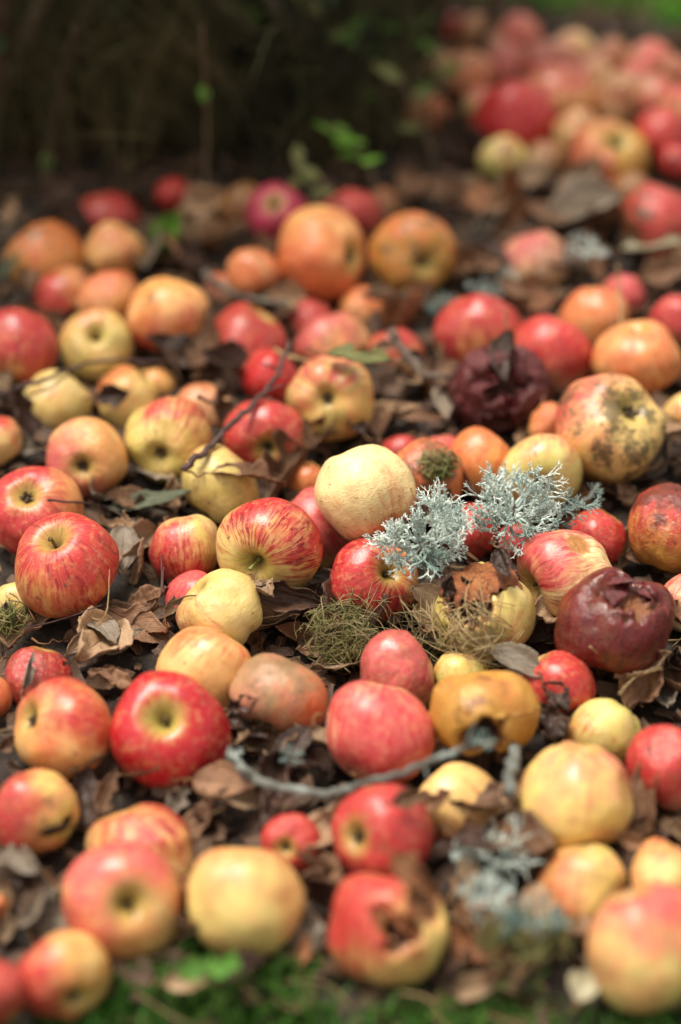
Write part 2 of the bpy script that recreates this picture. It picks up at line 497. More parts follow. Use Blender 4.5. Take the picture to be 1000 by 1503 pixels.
class MB:
    def __init__(s): s.V = []; s.F = []; s.U = []

    def add(s, V, F, U=None):
        o = len(s.V); s.V.extend(V); s.F.extend([tuple(i + o for i in f) for f in F])
        if U is not None: s.U.extend(U)

    def link(s, name, mat, parent=None, smooth_=True):
        return link(name, s.V, s.F, mat, parent, smooth_, uvs=s.U if s.U else None)


M_STEM = simple_mat('apple_stem', (0.16, 0.11, 0.035), (0.07, 0.04, 0.02), 12, 0.6)
M_STEMG = simple_mat('apple_stem_green', (0.25, 0.28, 0.07), (0.20, 0.16, 0.05), 8, 0.5)
M_CALYX = simple_mat('calyx', (0.06, 0.04, 0.02), (0.14, 0.10, 0.05), 14, 0.8)
M_PEEL = simple_mat('brown_peel', (.36, .12, .032), (.20, .055, .018), 5, 0.38, c3=(0.38, 0.14, 0.04), bump=0.7, bdist=0.004, spec=0.5)
M_PEELM = simple_mat('maroon_peel', (0.12, 0.012, 0.012), (0.07, 0.008, 0.01), 5, 0.3, c3=(0.16, 0.02, 0.018), bump=0.6, bdist=0.003, spec=0.5)

# palette (linear)
PAL = {
    'Y': ((.76, .53, .17), (.74, .42, .15)), 'G': ((.60, .50, .14), (.70, .52, .20)), 'C': ((.82, .64, .34), (.80, .54, .26)),
    'O': ((.68, .29, .085), (.74, .43, .16)), 'P': ((.76, .45, .24), (.72, .34, .18)), 'B': ((.44, .19, .035), (.52, .26, .05)),
    'W': ((.70, .52, .24), (.62, .40, .18)), 'D': ((.10, .014, .014), (.06, .01, .012)), 'T': ((.44, .27, .13), (.50, .24, .14)),
}
RED = {
    'r': ((.47, .036, .036), (.24, .009, .016)), 'c': ((.47, .012, .022), (.26, .006, .012)), 'p': ((.58, .095, .085), (.36, .018, .032)),
    'o': ((.62, .16, .055), (.44, .055, .03)), 'm': ((.46, .02, .07), (.26, .01, .04)), 'd': ((.12, .012, .014), (.05, .006, .008)),
    'b': ((.36, .10, .04), (.22, .04, .02)),
}

# px, py, width px, height/width, pole ('s' stem end, 'c' calyx end, '-' none seen), pole position px, base, blush, amount, blush angle (deg, image; 90 = up, None = facing),
# extras, label, short handle for neighbours
A = []
def ap(px, py, w, pole, fx, fy, base, red, amt, ang, label, short=None, **ex):
    A.append(dict(px=px, py=py, w=w, pole=pole, fx=fx, fy=fy, base=base, red=red, amt=amt, ang=ang, label=label, short=short, ex=ex))

# --- the sharp middle band
ap(96, 829, 160, 's', 84, 790, 'O', 'r', .80, 70, 'red striped apple with short stem up, standing clear beside tan curled leaf', 'red upright apple', stripes=.7, tall=.98, spots=.6, Brown=0, Soot=.1, lift=1.0, stem=(.3, 'up'))
ap(395, 806, 156, 's', 376, 826, 'G', 'r', .55, 60, 'striped red and green apple whose short stem points down toward viewer', 'striped apple with downward stem', stripes=1.0, tall=.95, spots=.7, Brown=0, Soot=.1, lift=1.0, stem=(.34, 'out'))
ap(323, 898, 126, 's', 290, 868, 'G', 'r', .18, 180, 'lobed pale yellow apple with long thin stem pointing at the red upright apple', 'lobed yellow apple', stripes=.7, lobes=.05, tall=.9, lift=.9, Soot=0, Brown=0, stem=(.62, 'side'))
ap(288, 884, 96, '-', 0, 0, 'P', 'p', .75, 120, 'pink apple peeping out behind the lobed pale yellow apple', None, stripes=.6)
ap(300, 984, 138, '-', 0, 0, 'Y', 'o', .32, 90, 'plain yellow orange apple between lobed yellow apple and bruised orange apple', 'plain yellow orange apple', tall=.88)
ap(409, 1024, 147, 'c', 388, 1066, 'T', 'o', .42, -30, 'orange apple with large dull brown bruise across its top', 'bruised orange apple', Brown=.42, bdir=(0, .9, .3), tall=.86, BrownCol=(.36, .20, .10), Soot=.3, spots=.6)
ap(92, 1069, 157, 'c', 46, 1052, 'O', 'r', .45, 80, 'orange apple with calyx turned sideways, next to bright crimson apple', 'orange apple with sideways calyx', tall=.93, stripes=.4)
ap(252, 1074, 174, 's', 244, 1050, 'O', 'c', .92, 0, 'bright crimson apple with dark stem in golden hollow', 'bright crimson apple', tall=.92, Rough=.28, stripes=.35, stem=(.22, 'up'), Cavity=1.0)
ap(52, 752, 142, 'c', 44, 728, 'O', 'r', .82, 180, 'large pinkish red apple behind the red upright apple', 'large pinkish red apple', stripes=.5, tall=.93)
ap(128, 674, 121, 'c', 125, 686, 'O', 'p', .45, 200, 'orange pink apple with calyx facing front behind large pinkish red apple', 'orange pink apple with calyx facing', tall=.92, spots=.6)
ap(247, 647, 130, 'c', 238, 668, 'G', 'r', .36, 80, 'yellow apple with red flecked top and open dark calyx, beside fallen twig', 'red flecked yellow apple', tall=.9, stripes=.6, spots=.5)
ap(325, 713, 124, '-', 0, 0, 'G', 'o', .12, 90, 'pale green apple half covered by a brown leaf', 'leaf covered green apple', tall=.88, spread=.95)
ap(272, 806, 108, '-', 0, 0, 'G', 'r', .62, 210, 'small speckled red and olive apple left of the striped apple with downward stem', 'small speckled apple', spots=.9, tall=.92, stripes=.6)
ap(462, 778, 122, '-', 0, 0, 'G', 'p', .72, 80, 'pink topped apple greenish below, squeezed behind cream apple', 'pink topped apple', tall=1.0)
ap(538, 725, 143, '-', 0, 0, 'C', 'o', .34, -50, 'smooth cream yellow apple sitting high beside the grey lichen', 'smooth cream apple', tall=.94, spots=.4, lift=1.5, Soot=0, Rough=.28, spread=1.10, stripes=.45, Brown=.08, bdir=(.5, -.6, .3))
ap(548, 852, 130, 's', 574, 838, 'O', 'r', .78, 190, 'red apple with green stem hollow tucked under the grey lichen', 'red apple under lichen', tall=.84, stripes=.9)
ap(712, 901, 150, '-', 0, 0, 'G', 'o', .12, 0, 'half rotten apple with collapsed brown skin cap above yellow green body', 'half rotten capped apple', special='cap', tall=1.0, hi=True, lift=1.05)
ap(836, 850, 154, 's', 778, 862, 'C', 'p', .5, 130, 'cream and pink apple with oval sunken brown scar on top', 'scarred cream and pink apple', tall=.93, stripes=.9, hi=True, lift=1.0, dent=[((.12, .62, .5), .34, .11, .35, .34, .10)], BrownCol=(.40, .17, .045), Dark=(.26, .11, .03), Soot=.25)
ap(904, 917, 170, '-', 0, 0, 'D', 'd', .5, 0, 'glossy dark maroon rotten apple with torn collapsed top', 'dark maroon rotten apple', special='maroon', tall=.95, hi=True, lift=1.05, Rough=.17)
ap(584, 988, 120, '-', 0, 0, 'O', 'p', .80, 110, 'round pinkish red apple just below the moss and dry grass', 'round pinkish red apple', tall=.88, stripes=.5)
ap(561, 1077, 162, '-', 0, 0, 'C', 'p', .62, 0, 'big pink apple with dashed crimson flecks', 'big pink flecked apple', tall=.91, stripes=.6, fleck=1, Brown=0, Soot=0)
ap(712, 1046, 162, '-', 0, 0, 'B', 'o', .15, 90, 'golden brown rotten apple hollowed out dark underneath', 'golden brown hollow apple', special='hollow', tall=.78, hi=True, lift=1.1, Rough=.3)
ap(676, 988, 80, '-', 0, 0, 'G', 'r', .25, 90, 'small dull green apple between round pinkish red and half rotten apples', None, tall=.85, Brown=.2, spots=.8)
ap(818, 1004, 110, '-', 0, 0, 'P', 'r', .62, 0, 'pink and crimson apple right in front of the dark maroon rotten apple', 'pink and crimson apple', tall=.85, stripes=.5)
ap(886, 1070, 110, '-', 0, 0, 'G', 'o', .22, 200, 'small pale green apple beside wet dark mulch', 'small pale green apple', tall=.82)
ap(980, 1127, 128, '-', 0, 0, 'P', 'r', .85, 140, 'red apple cut off by the edge beside the tall brown leaf', 'red edge apple', tall=1.0, stripes=.4)
ap(846, 1170, 166, '-', 0, 0, 'Y', 'p', .30, 60, 'large lobed yellow apple with red flush and crease on one side', 'large lobed yellow apple', tall=.98, lobes=.04, hi=True, dent=[((.85, .15, .35), .5, .13, .9, 0.1, .05)])
ap(670, 1172, 138, '-', 0, 0, 'Y', 'r', .40, 250, 'yellow apple with red underside lying below the lichened branch', 'yellow apple below branch', tall=.68, stripes=.8)
ap(561, 1225, 160, 'c', 522, 1223, 'O', 'r', .85, 0, 'red apple with yellow calyx hollow directly below big pink flecked apple', 'red apple with yellow calyx hollow', tall=.93, stripes=.4)
ap(856, 1296, 134, '-', 0, 0, 'Y', 'o', .42, 180, 'small orange yellow apple below the large lobed yellow apple', 'small orange yellow apple', tall=.83, Soot=.4)
ap(570, 1362, 176, '-', 0, 0, 'Y', 'r', .60, 150, 'split rotten apple, red above and yellow below, with brown gash', 'split rotten apple', special='gash', tall=.90, hi=True)
ap(948, 1388, 186, '-', 0, 0, 'Y', 'p', .55, 90, 'biggest apple, pink above and yellow below, near lower corner', 'biggest pink and yellow apple', tall=1.0, stripes=.25)
ap(975, 1285, 100, '-', 0, 0, 'Y', 'o', .25, 90, 'yellow apple half hidden behind the biggest pink and yellow apple', None, tall=.85)
ap(950, 1262, 84, '-', 0, 0, 'G', 'o', .2, 90, 'olive yellow apple with brown leaf across it near the edge', None, tall=.6, Brown=.35)
ap(362, 1320, 171, '-', 0, 0, 'Y', 'o', .26, 90, 'large clean pale yellow apple with faint orange rim', 'large clean yellow apple', tall=.97, stripes=.2, Brown=0, Soot=0)
ap(180, 1324, 180, 's', 196, 1318, 'O', 'p', .50, 120, 'dull orange apple with deep dark hollow facing camera', 'dull orange apple with dark hollow', tall=.88, stripes=.3, Brown=.22, bdir=(.4, .4, .4))
ap(94, 1432, 136, 'c', 114, 1458, 'O', 'r', .50, 200, 'orange yellow apple with dark dimple, lowest of the corner pair', 'orange yellow corner apple', tall=1.05, stripes=.3)
ap(-8, 1458, 100, '-', 0, 0, 'P', 'r', .92, 0, 'deep red apple cut off by lower corner', None, tall=1.05)
ap(212, 1234, 160, '-', 0, 0, 'Y', 'r', .45, 90, 'yellow apple with red patch wedged under brown leaves', 'yellow apple with red patch', tall=.68, stripes=.8, fleck=1)
ap(52, 1195, 134, 'c', 98, 1212, 'Y', 'r', .58, 180, 'half red half yellow apple with dark calyx at its yellow end', 'half red half yellow apple', tall=.93, stripes=.2)
ap(428, 1238, 92, 'c', 420, 1240, 'O', 'r', .85, 0, 'small red apple peeping from behind tan leaf', 'small peeping red apple', tall=.95)
ap(-14, 1022, 66, '-', 0, 0, 'O', 'o', .6, 0, 'orange apple cut off beside orange apple with sideways calyx', None)
ap(58, 988, 104, '-', 0, 0, 'P', 'r', .85, 0, 'red apple buried beneath dry leaves below the red upright apple', 'buried red apple', tall=.75, stripes=.6)
ap(-12, 1330, 50, '-', 0, 0, 'O', 'o', .6, 0, 'sliver of orange apple at lower edge beside dark soil', None)
ap(28, 884, 76, '-', 0, 0, 'G', 'o', .1, 0, 'small pale green apple tucked beneath the red upright apple', None, tall=.85)
# --- middle distance
ap(706, 682, 104, '-', 0, 0, 'O', 'o', .55, 90, 'orange red apple next to the mossy brown apple', 'orange red apple', tall=.92)
ap(622, 706, 122, '-', 0, 0, 'B', 'o', .55, 60, 'brownish red apple with moss on its top behind cream apple', 'mossy brown apple', tall=.98, Brown=.35, BrownCol=(.25, .08, .03))
ap(797, 692, 119, 's', 790, 716, 'G', 'p', .25, 90, 'pale yellow apple with stem hollow resting behind the lichened twig', 'pale yellow apple behind lichen', tall=.86, spots=.5)
ap(896, 630, 169, 'c', 921, 603, 'Y', 'p', .28, 150, 'large yellow apple with sooty ribbed skin and small green calyx', 'large sooty yellow apple', tall=.92, lobes=.04, Soot=.9, spots=.4, lift=1.0, hi=True)
ap(806, 624, 64, '-', 0, 0, 'O', 'o', .5, 0, 'orange apple mostly hidden behind large sooty yellow apple', None, tall=1.0)
ap(876, 790, 92, '-', 0, 0, 'P', 'r', .92, 0, 'glowing red apple squeezed behind scarred cream and pink apple', 'squeezed red apple', tall=.9)
ap(990, 777, 136, '-', 0, 0, 'B', 'r', .60, 90, 'brownish red wrinkled apple with dark top at edge', 'brownish red wrinkled apple', tall=1.06, Brown=.45, bdir=(0, .9, .2), BrownCol=(.17, .03, .018), wrinkle=.05)
ap(1010, 888, 92, '-', 0, 0, 'C', 'p', .35, 120, 'cream and pink apple cut off beside the dark maroon rotten apple', None)
ap(1008, 608, 66, '-', 0, 0, 'Y', 'o', .2, 0, 'yellow apple sliver at edge beyond the large sooty yellow apple', None)
ap(936, 528, 126, 's', 930, 470, 'O', 'o', .45, 0, 'orange apple with crimson flank behind large sooty yellow apple', 'orange apple with crimson flank', tall=.96)
ap(996, 470, 84, '-', 0, 0, 'P', 'r', .85, 90, 'red pink apple at edge beyond orange apple with crimson flank', None, tall=1.1)
ap(873, 462, 106, '-', 0, 0, 'O', 'o', .52, 90, 'orange apple between cream leaf and orange apple with crimson flank', 'plain orange apple', tall=.78)
ap(916, 434, 64, '-', 0, 0, 'P', 'p', .72, 0, 'small pink apple behind the plain orange apple', None)
ap(811, 518, 124, '-', 0, 0, 'P', 'r', .74, 90, 'pinkish red apple touching the shrivelled dark apple', 'pinkish red apple', tall=.85)
ap(705, 485, 132, '-', 0, 0, 'O', 'r', .68, 110, 'red orange apple behind the shrivelled dark apple', 'red orange apple', tall=.80)
ap(735, 572, 150, '-', 0, 0, 'D', 'd', .5, 0, 'shrivelled dark purple brown apple, torn open and caved in', 'shrivelled dark apple', special='shrivel', tall=.86, hi=True, Rough=.5)
ap(785, 378, 106, '-', 0, 0, 'C', 'p', .48, 120, 'pale pink and yellow apple beside distant lichen tuft', 'pale pink and yellow apple', tall=.74)
ap(606, 375, 126, 'c', 622, 390, 'B', 'o', .30, 90, 'golden brown apple with dark spots beside large orange red apple', 'golden spotted apple', tall=.82, Brown=.35, BrownCol=(.28, .14, .04), Soot=.5)
ap(472, 375, 145, 'c', 516, 379, 'O', 'o', .60, 250, 'large orange red apple with calyx turned sideways at back of heap', 'large orange red apple', tall=.93)
ap(516, 314, 92, '-', 0, 0, 'P', 'r', .80, 0, 'pinkish red apple directly behind the large orange red apple', 'back pinkish red apple', tall=.8)
ap(406, 314, 92, 'c', 403, 302, 'P', 'm', .88, 0, 'magenta apple at the foot of the dark shrub', 'magenta apple', tall=1.0)
ap(358, 303, 72, '-', 0, 0, 'B', 'b', .5, 0, 'brown rotting apple against the magenta apple', None, tall=1.0, Brown=.5)
ap(370, 402, 80, '-', 0, 0, 'T', 'o', .45, 0, 'dull orange apple tucked beside large orange red apple', 'dull orange apple', tall=1.05)
ap(248, 466, 124, '-', 0, 0, 'O', 'r', .40, 262, 'orange apple with red underside below the bright green leaf', 'orange apple with red underside', tall=.97, stripes=.2)
ap(140, 507, 107, 's', 145, 494, 'G', 'o', .28, 100, 'yellow green apple with stem hollow facing up', 'yellow green apple with stem hollow', tall=.88)
ap(363, 502, 117, '-', 0, 0, 'P', 'r', .84, 120, 'strong red apple above the thin fallen branch', 'strong red apple', tall=.84)
ap(398, 552, 88, '-', 0, 0, 'P', 'c', .85, 0, 'dark red apple beneath the strong red apple', None, tall=.8)
ap(488, 500, 114, '-', 0, 0, 'O', 'p', .50, 120, 'wide dull orange pink apple next to strong red apple', 'wide orange pink apple', tall=.68, spots=.8)
ap(582, 508, 84, '-', 0, 0, 'P', 'r', .62, 90, 'flat pink red apple beyond the olive green leaf', 'flat pink red apple', tall=.6)
ap(535, 447, 76, '-', 0, 0, 'O', 'o', .50, 90, 'small orange apple under the golden spotted apple', None, tall=.7)
ap(486, 584, 130, 'c', 480, 586, 'Y', 'p', .38, 110, 'yellow and pink apple with deep open hollow by olive green leaf', 'yellow and pink hollow apple', tall=.72, lobes=.04)
ap(390, 643, 122, 'c', 395, 660, 'P', 'r', .84, 120, 'crimson red apple with nibbled calyx behind leaf covered green apple', 'nibbled crimson apple', tall=.84, stripes=.5, spots=.6)
ap(300, 592, 92, '-', 0, 0, 'P', 'o', .30, 120, 'flat pale peach apple behind red flecked yellow apple', 'flat pale peach apple', tall=.68)
ap(187, 576, 96, '-', 0, 0, 'Y', 'o', .35, 120, 'peach yellow apple above a dark curled leaf', 'peach yellow apple', tall=.70)
ap(83, 590, 105, '-', 0, 0, 'G', 'o', .06, 0, 'clear yellow apple without any red', 'clear yellow apple', tall=.82, Brown=.1)
ap(-2, 648, 74, '-', 0, 0, 'Y', 'r', .40, 100, 'yellow apple with red top cut off near clear yellow apple', None, tall=1.1)
ap(25, 508, 120, '-', 0, 0, 'O', 'r', .78, 90, 'large red apple beside yellow green apple with stem hollow', 'large red edge apple', tall=.98)
ap(158, 438, 92, '-', 0, 0, 'O', 'o', .5, 90, 'orange apple nestled against the mottled red apple in shade', None, tall=.8)
ap(98, 434, 100, '-', 0, 0, 'O', 'r', .72, 180, 'red and orange mottled apple in shade above yellow green apple', 'mottled red orange apple', tall=.78, Brown=.2)
ap(66, 376, 128, '-', 0, 0, 'B', 'o', .38, 90, 'dull orange brown apple in the shade of the shrub', 'shaded orange brown apple', tall=.68, Brown=.25)
ap(170, 365, 88, '-', 0, 0, 'Y', 'o', .28, 0, 'small golden apple in shade beside dull orange brown apple', 'small golden apple', tall=.84)
ap(160, 312, 90, '-', 0, 0, 'O', 'r', .72, 0, 'red orange apple deepest in the shade behind small golden apple', None, tall=.72)
ap(253, 285, 52, '-', 0, 0, 'P', 'c', .85, 0, 'tiny crimson apple alone in the dark undergrowth', None)
ap(452, 702, 60, '-', 0, 0, 'O', 'o', .5, 0, 'small orange apple glimpsed behind pink topped apple', None, tall=.8)
ap(760, 592+200, 60, '-', 0, 0, 'P', 'r', .8, 0, 'red apple glimpsed through the lichened twig', None, tall=.8)
ap(690, 775, 90, '-', 0, 0, 'P', 'r', .8, 0, 'red apple mostly hidden beneath the two grey lichen tufts', None, tall=.8)
# --- the far heap
ap(893, 232, 120, 'c', 902, 213, 'B', 'p', .42, 190, 'orange brown apple with dark calyx in the far heap', 'far orange brown apple', tall=.88, Brown=.2)
ap(757, 178, 130, '-', 0, 0, 'P', 'c', .85, 0, 'large bright red apple in the far heap', 'far bright red apple', tall=.84)
ap(818, 148, 110, '-', 0, 0, 'O', 'p', .45, 90, 'orange pink apple behind far bright red apple', None, tall=.9)
ap(970, 194, 84, '-', 0, 0, 'P', 'r', .85, 0, 'red apple beyond the far orange brown apple', None, tall=.85)
ap(992, 238, 56, '-', 0, 0, 'P', 'c', .92, 0, 'shiny crimson apple at the edge of the far heap', None, Rough=.2)
ap(966, 326, 118, '-', 0, 0, 'P', 'r', .84, 0, 'pinkish red apple with brown rotten side at edge', 'far half brown apple', tall=.9, Brown=.42, bdir=(-.9, -.1, .3), BrownCol=(.12, .05, .02))
ap(688, 112, 78, '-', 0, 0, 'T', 'o', .3, 0, 'tan apple nearest the shrub in the far heap', None)
ap(742, 104, 84, '-', 0, 0, 'T', 'p', .45, 0, 'dusky pink apple in the far heap behind far bright red apple', None, tall=.9)
ap(800, 102, 88, '-', 0, 0, 'T', 'p', .45, 0, 'dull rose apple in the middle of the far heap', None, tall=.9)
ap(838, 82, 80, '-', 0, 0, 'W', 'p', .25, 0, 'yellowish apple at the grass edge of the far heap', None, tall=.85)
ap(892, 92, 80, '-', 0, 0, 'T', 'b', .4, 0, 'brownish pink apple by the grass edge of the far heap', None, tall=.8)
ap(955, 94, 84, '-', 0, 0, 'T', 'p', .35, 0, 'tan pink apple close to lawn, near the corner', None, tall=.8)
ap(905, 146, 88, '-', 0, 0, 'W', 'b', .35, 0, 'yellow brown apple above the far orange brown apple', None, tall=.8)
ap(702, 58, 70, '-', 0, 0, 'T', 'o', .3, 0, 'pale tan apple at far end of heap near the shrub twigs', None)
ap(662, 46, 54, '-', 0, 0, 'P', 'c', .9, 0, 'crimson apple farthest back beside the shrub twigs', None)
ap(764, 60, 74, '-', 0, 0, 'T', 'p', .45, 0, 'muted pink apple on the far edge of the heap', None)
ap(990, 118, 76, '-', 0, 0, 'T', 'b', .5, 0, 'dull brown apple at the edge above the far red apple', None)
ap(738, 226, 74, '-', 0, 0, 'G', 'o', .1, 0, 'olive green apple under far bright red apple', None, tall=.7, Brown=.3)
ap(628, 168, 66, '-', 0, 0, 'T', 'o', .4, 0, 'tan orange apple among the shrub twigs', None)
ap(960, 142, 70, '-', 0, 0, 'T', 'p', .4, 0, 'small tan apple between brown and yellow brown far apples', None)

ap(722, 82, 72, '-', 0, 0, 'T', 'b', .4, 0, 'brownish apple wedged in the far heap beside pale tan apple', None, tall=.85)
ap(862, 118, 74, '-', 0, 0, 'W', 'p', .35, 90, 'dusty yellow pink apple between far yellow brown and yellowish apples', None, tall=.9)
ap(934, 124, 70, '-', 0, 0, 'T', 'p', .5, 90, 'dusty rose apple just below the tan pink apple near lawn', None, tall=.9)
ap(1000, 158, 70, '-', 0, 0, 'W', 'r', .5, 90, 'yellow and red apple at the edge under dull brown apple', None, tall=.9)
ap(846, 192, 74, '-', 0, 0, 'W', 'o', .3, 90, 'yellowish brown apple left of the far orange brown apple', None, tall=.85, Brown=.3)
ap(712, 158, 66, '-', 0, 0, 'W', 'p', .4, 90, 'pale rosy apple against the shrub side of far bright red apple', None, tall=.9)
ap(648, 104, 60, '-', 0, 0, 'W', 'o', .3, 90, 'pale yellow brown apple half lost among shrub sprigs', None, tall=.9)
ap(926, 286, 70, '-', 0, 0, 'T', 'b', .5, 90, 'brown decaying apple behind the far half brown apple', None, tall=.85, Brown=.45)
ap(800, 232, 66, '-', 0, 0, 'T', 'b', .4, 90, 'dull brown apple low between olive green and far orange brown apples', None, tall=.8, Brown=.4)
ap(456, 468, 66, '-', 0, 0, 'P', 'r', .8, 90, 'small bright red apple behind the wide orange pink apple', None, tall=.85)
ap(560, 300, 60, '-', 0, 0, 'T', 'b', .5, 90, 'brown withered apple behind back pinkish red apple', None, tall=.8, Brown=.4)
ap(296, 334, 66, '-', 0, 0, 'B', 'b', .4, 90, 'brown withered apple by the bright green leaf', None, tall=.75, Brown=.5)
ap(652, 665, 60, '-', 0, 0, 'P', 'p', .6, 90, 'pink apple sliver between mossy brown and orange red apples', None, tall=.9)
ap(962, 1255+470-470, 60, '-', 0, 0, 'O', 'o', .4, 90, 'orange apple sliver wedged beneath the red edge apple', None, tall=.8)

ap(452, 614, 72, '-', 0, 0, 'P', 'p', .6, 90, 'pinkish apple sunk below the yellow and pink hollow apple', None, tall=.7)
ap(590, 664, 70, '-', 0, 0, 'P', 'r', .7, 90, 'red apple top just behind the smooth cream apple', None, tall=.7)
ap(230, 560, 60, '-', 0, 0, 'Y', 'o', .3, 90, 'small yellow apple sunk between peach yellow and flat peach apples', None, tall=.7)
ap(655, 560, 74, '-', 0, 0, 'B', 'b', .5, 90, 'brown sunken apple left of the shrivelled dark apple', None, tall=.75, Brown=.5)
ap(330, 425, 60, '-', 0, 0, 'T', 'o', .4, 90, 'dull apple sunk beside the dull orange apple', None, tall=.7)
ap(660, 380, 64, '-', 0, 0, 'T', 'b', .5, 90, 'brown sunken apple right of golden spotted apple', None, tall=.7, Brown=.4)

# --- solve depth: each apple sits on the litter at the size it shows, then neighbours are pushed apart along their sight lines
for a in A:
    a['kt'] = tl = a['ex'].get('tall', .9); a['low'] = .2
    if a['pole'] == '-' and tl < .87 and not a['ex'].get('special') and 'lift' not in a['ex']:
        # an apple of which only the upper part shows: a whole apple sunk into the litter
        a['py'] = a['py'] - a['w'] * tl / 2 + a['w'] * .465
        off = 2 * tl - .93; kk = -.25
        while kk < .6 and kk * cos(THETA) + sqrt(1 - kk * kk) * sin(THETA) < off: kk += .02
        a['ex']['lift'] = kk + .12; a['ex']['tall'] = a['kt'] = .92; a['low'] = kk - .25
    a['k'] = a['ex'].get('lift', 0.72 * a['kt'] + 0.05)
    d = pdir(a['px'], a['py']); a['d'] = d
    a['t'] = CAM.z / (-d.z + a['k'] * a['w'] / (2 * FPX))
    a['tmin'] = CAM.z / (-d.z + (2.3 if a['k'] > .9 else 1.5) * a['w'] / (2 * FPX))
    a['tmax'] = CAM.z / (-d.z + a['low'] * a['w'] / (2 * FPX))
for it in range(60):
    for i in range(len(A)):
        for j in range(i + 1, len(A)):
            a, b = A[i], A[j]
            if abs(a['px'] - b['px']) > 190 or abs(a['py'] - b['py']) > 190: continue
            pa = CAM + a['d'] * a['t']; pb = CAM + b['d'] * b['t']
            ra = a['w'] * a['t'] / (2 * FPX); rb = b['w'] * b['t'] / (2 * FPX)
            f = 0.5 * (min(a['kt'], 1) + min(b['kt'], 1))
            pen = (ra + rb) * (0.5 + 0.5 * f) * 0.97 - (pa - pb).length
            if pen > 0:
                s = 0.25 * pen
                if a['t'] > b['t']: a, b = b, a
                a['t'] = max(a['tmin'], a['t'] - s); b['t'] = min(b['tmax'], b['t'] + s)


def cam_vec(x, y, z):
    """camera-space direction (right, up, towards the viewer) -> world"""
    return (RIGHT * x + UP * y - FWD * z).normalized()


def sepals(mb, R, n=5):
    for i in range(n):
        an = 2 * pi * i / n + R.uniform(-.2, .2)
        d = Vector((cos(an), sin(an), 0))
        path = [Vector((0, 0, -.60)) + d * .03, Vector((0, 0, -.68)) + d * .06, Vector((0, 0, -.73)) + d * R.uniform(.05, .09), Vector((0, 0, -.745)) + d * R.uniform(.07, .14)]
        V, F = tube(path, [.03, .035, .02, .004], 6, 0.3, d)
        mb.add(V, F)
    V, F = tube([Vector((0, 0, -.58)), Vector((0, 0, -.67))], [.04, .02], 7)
    mb.add(V, F)


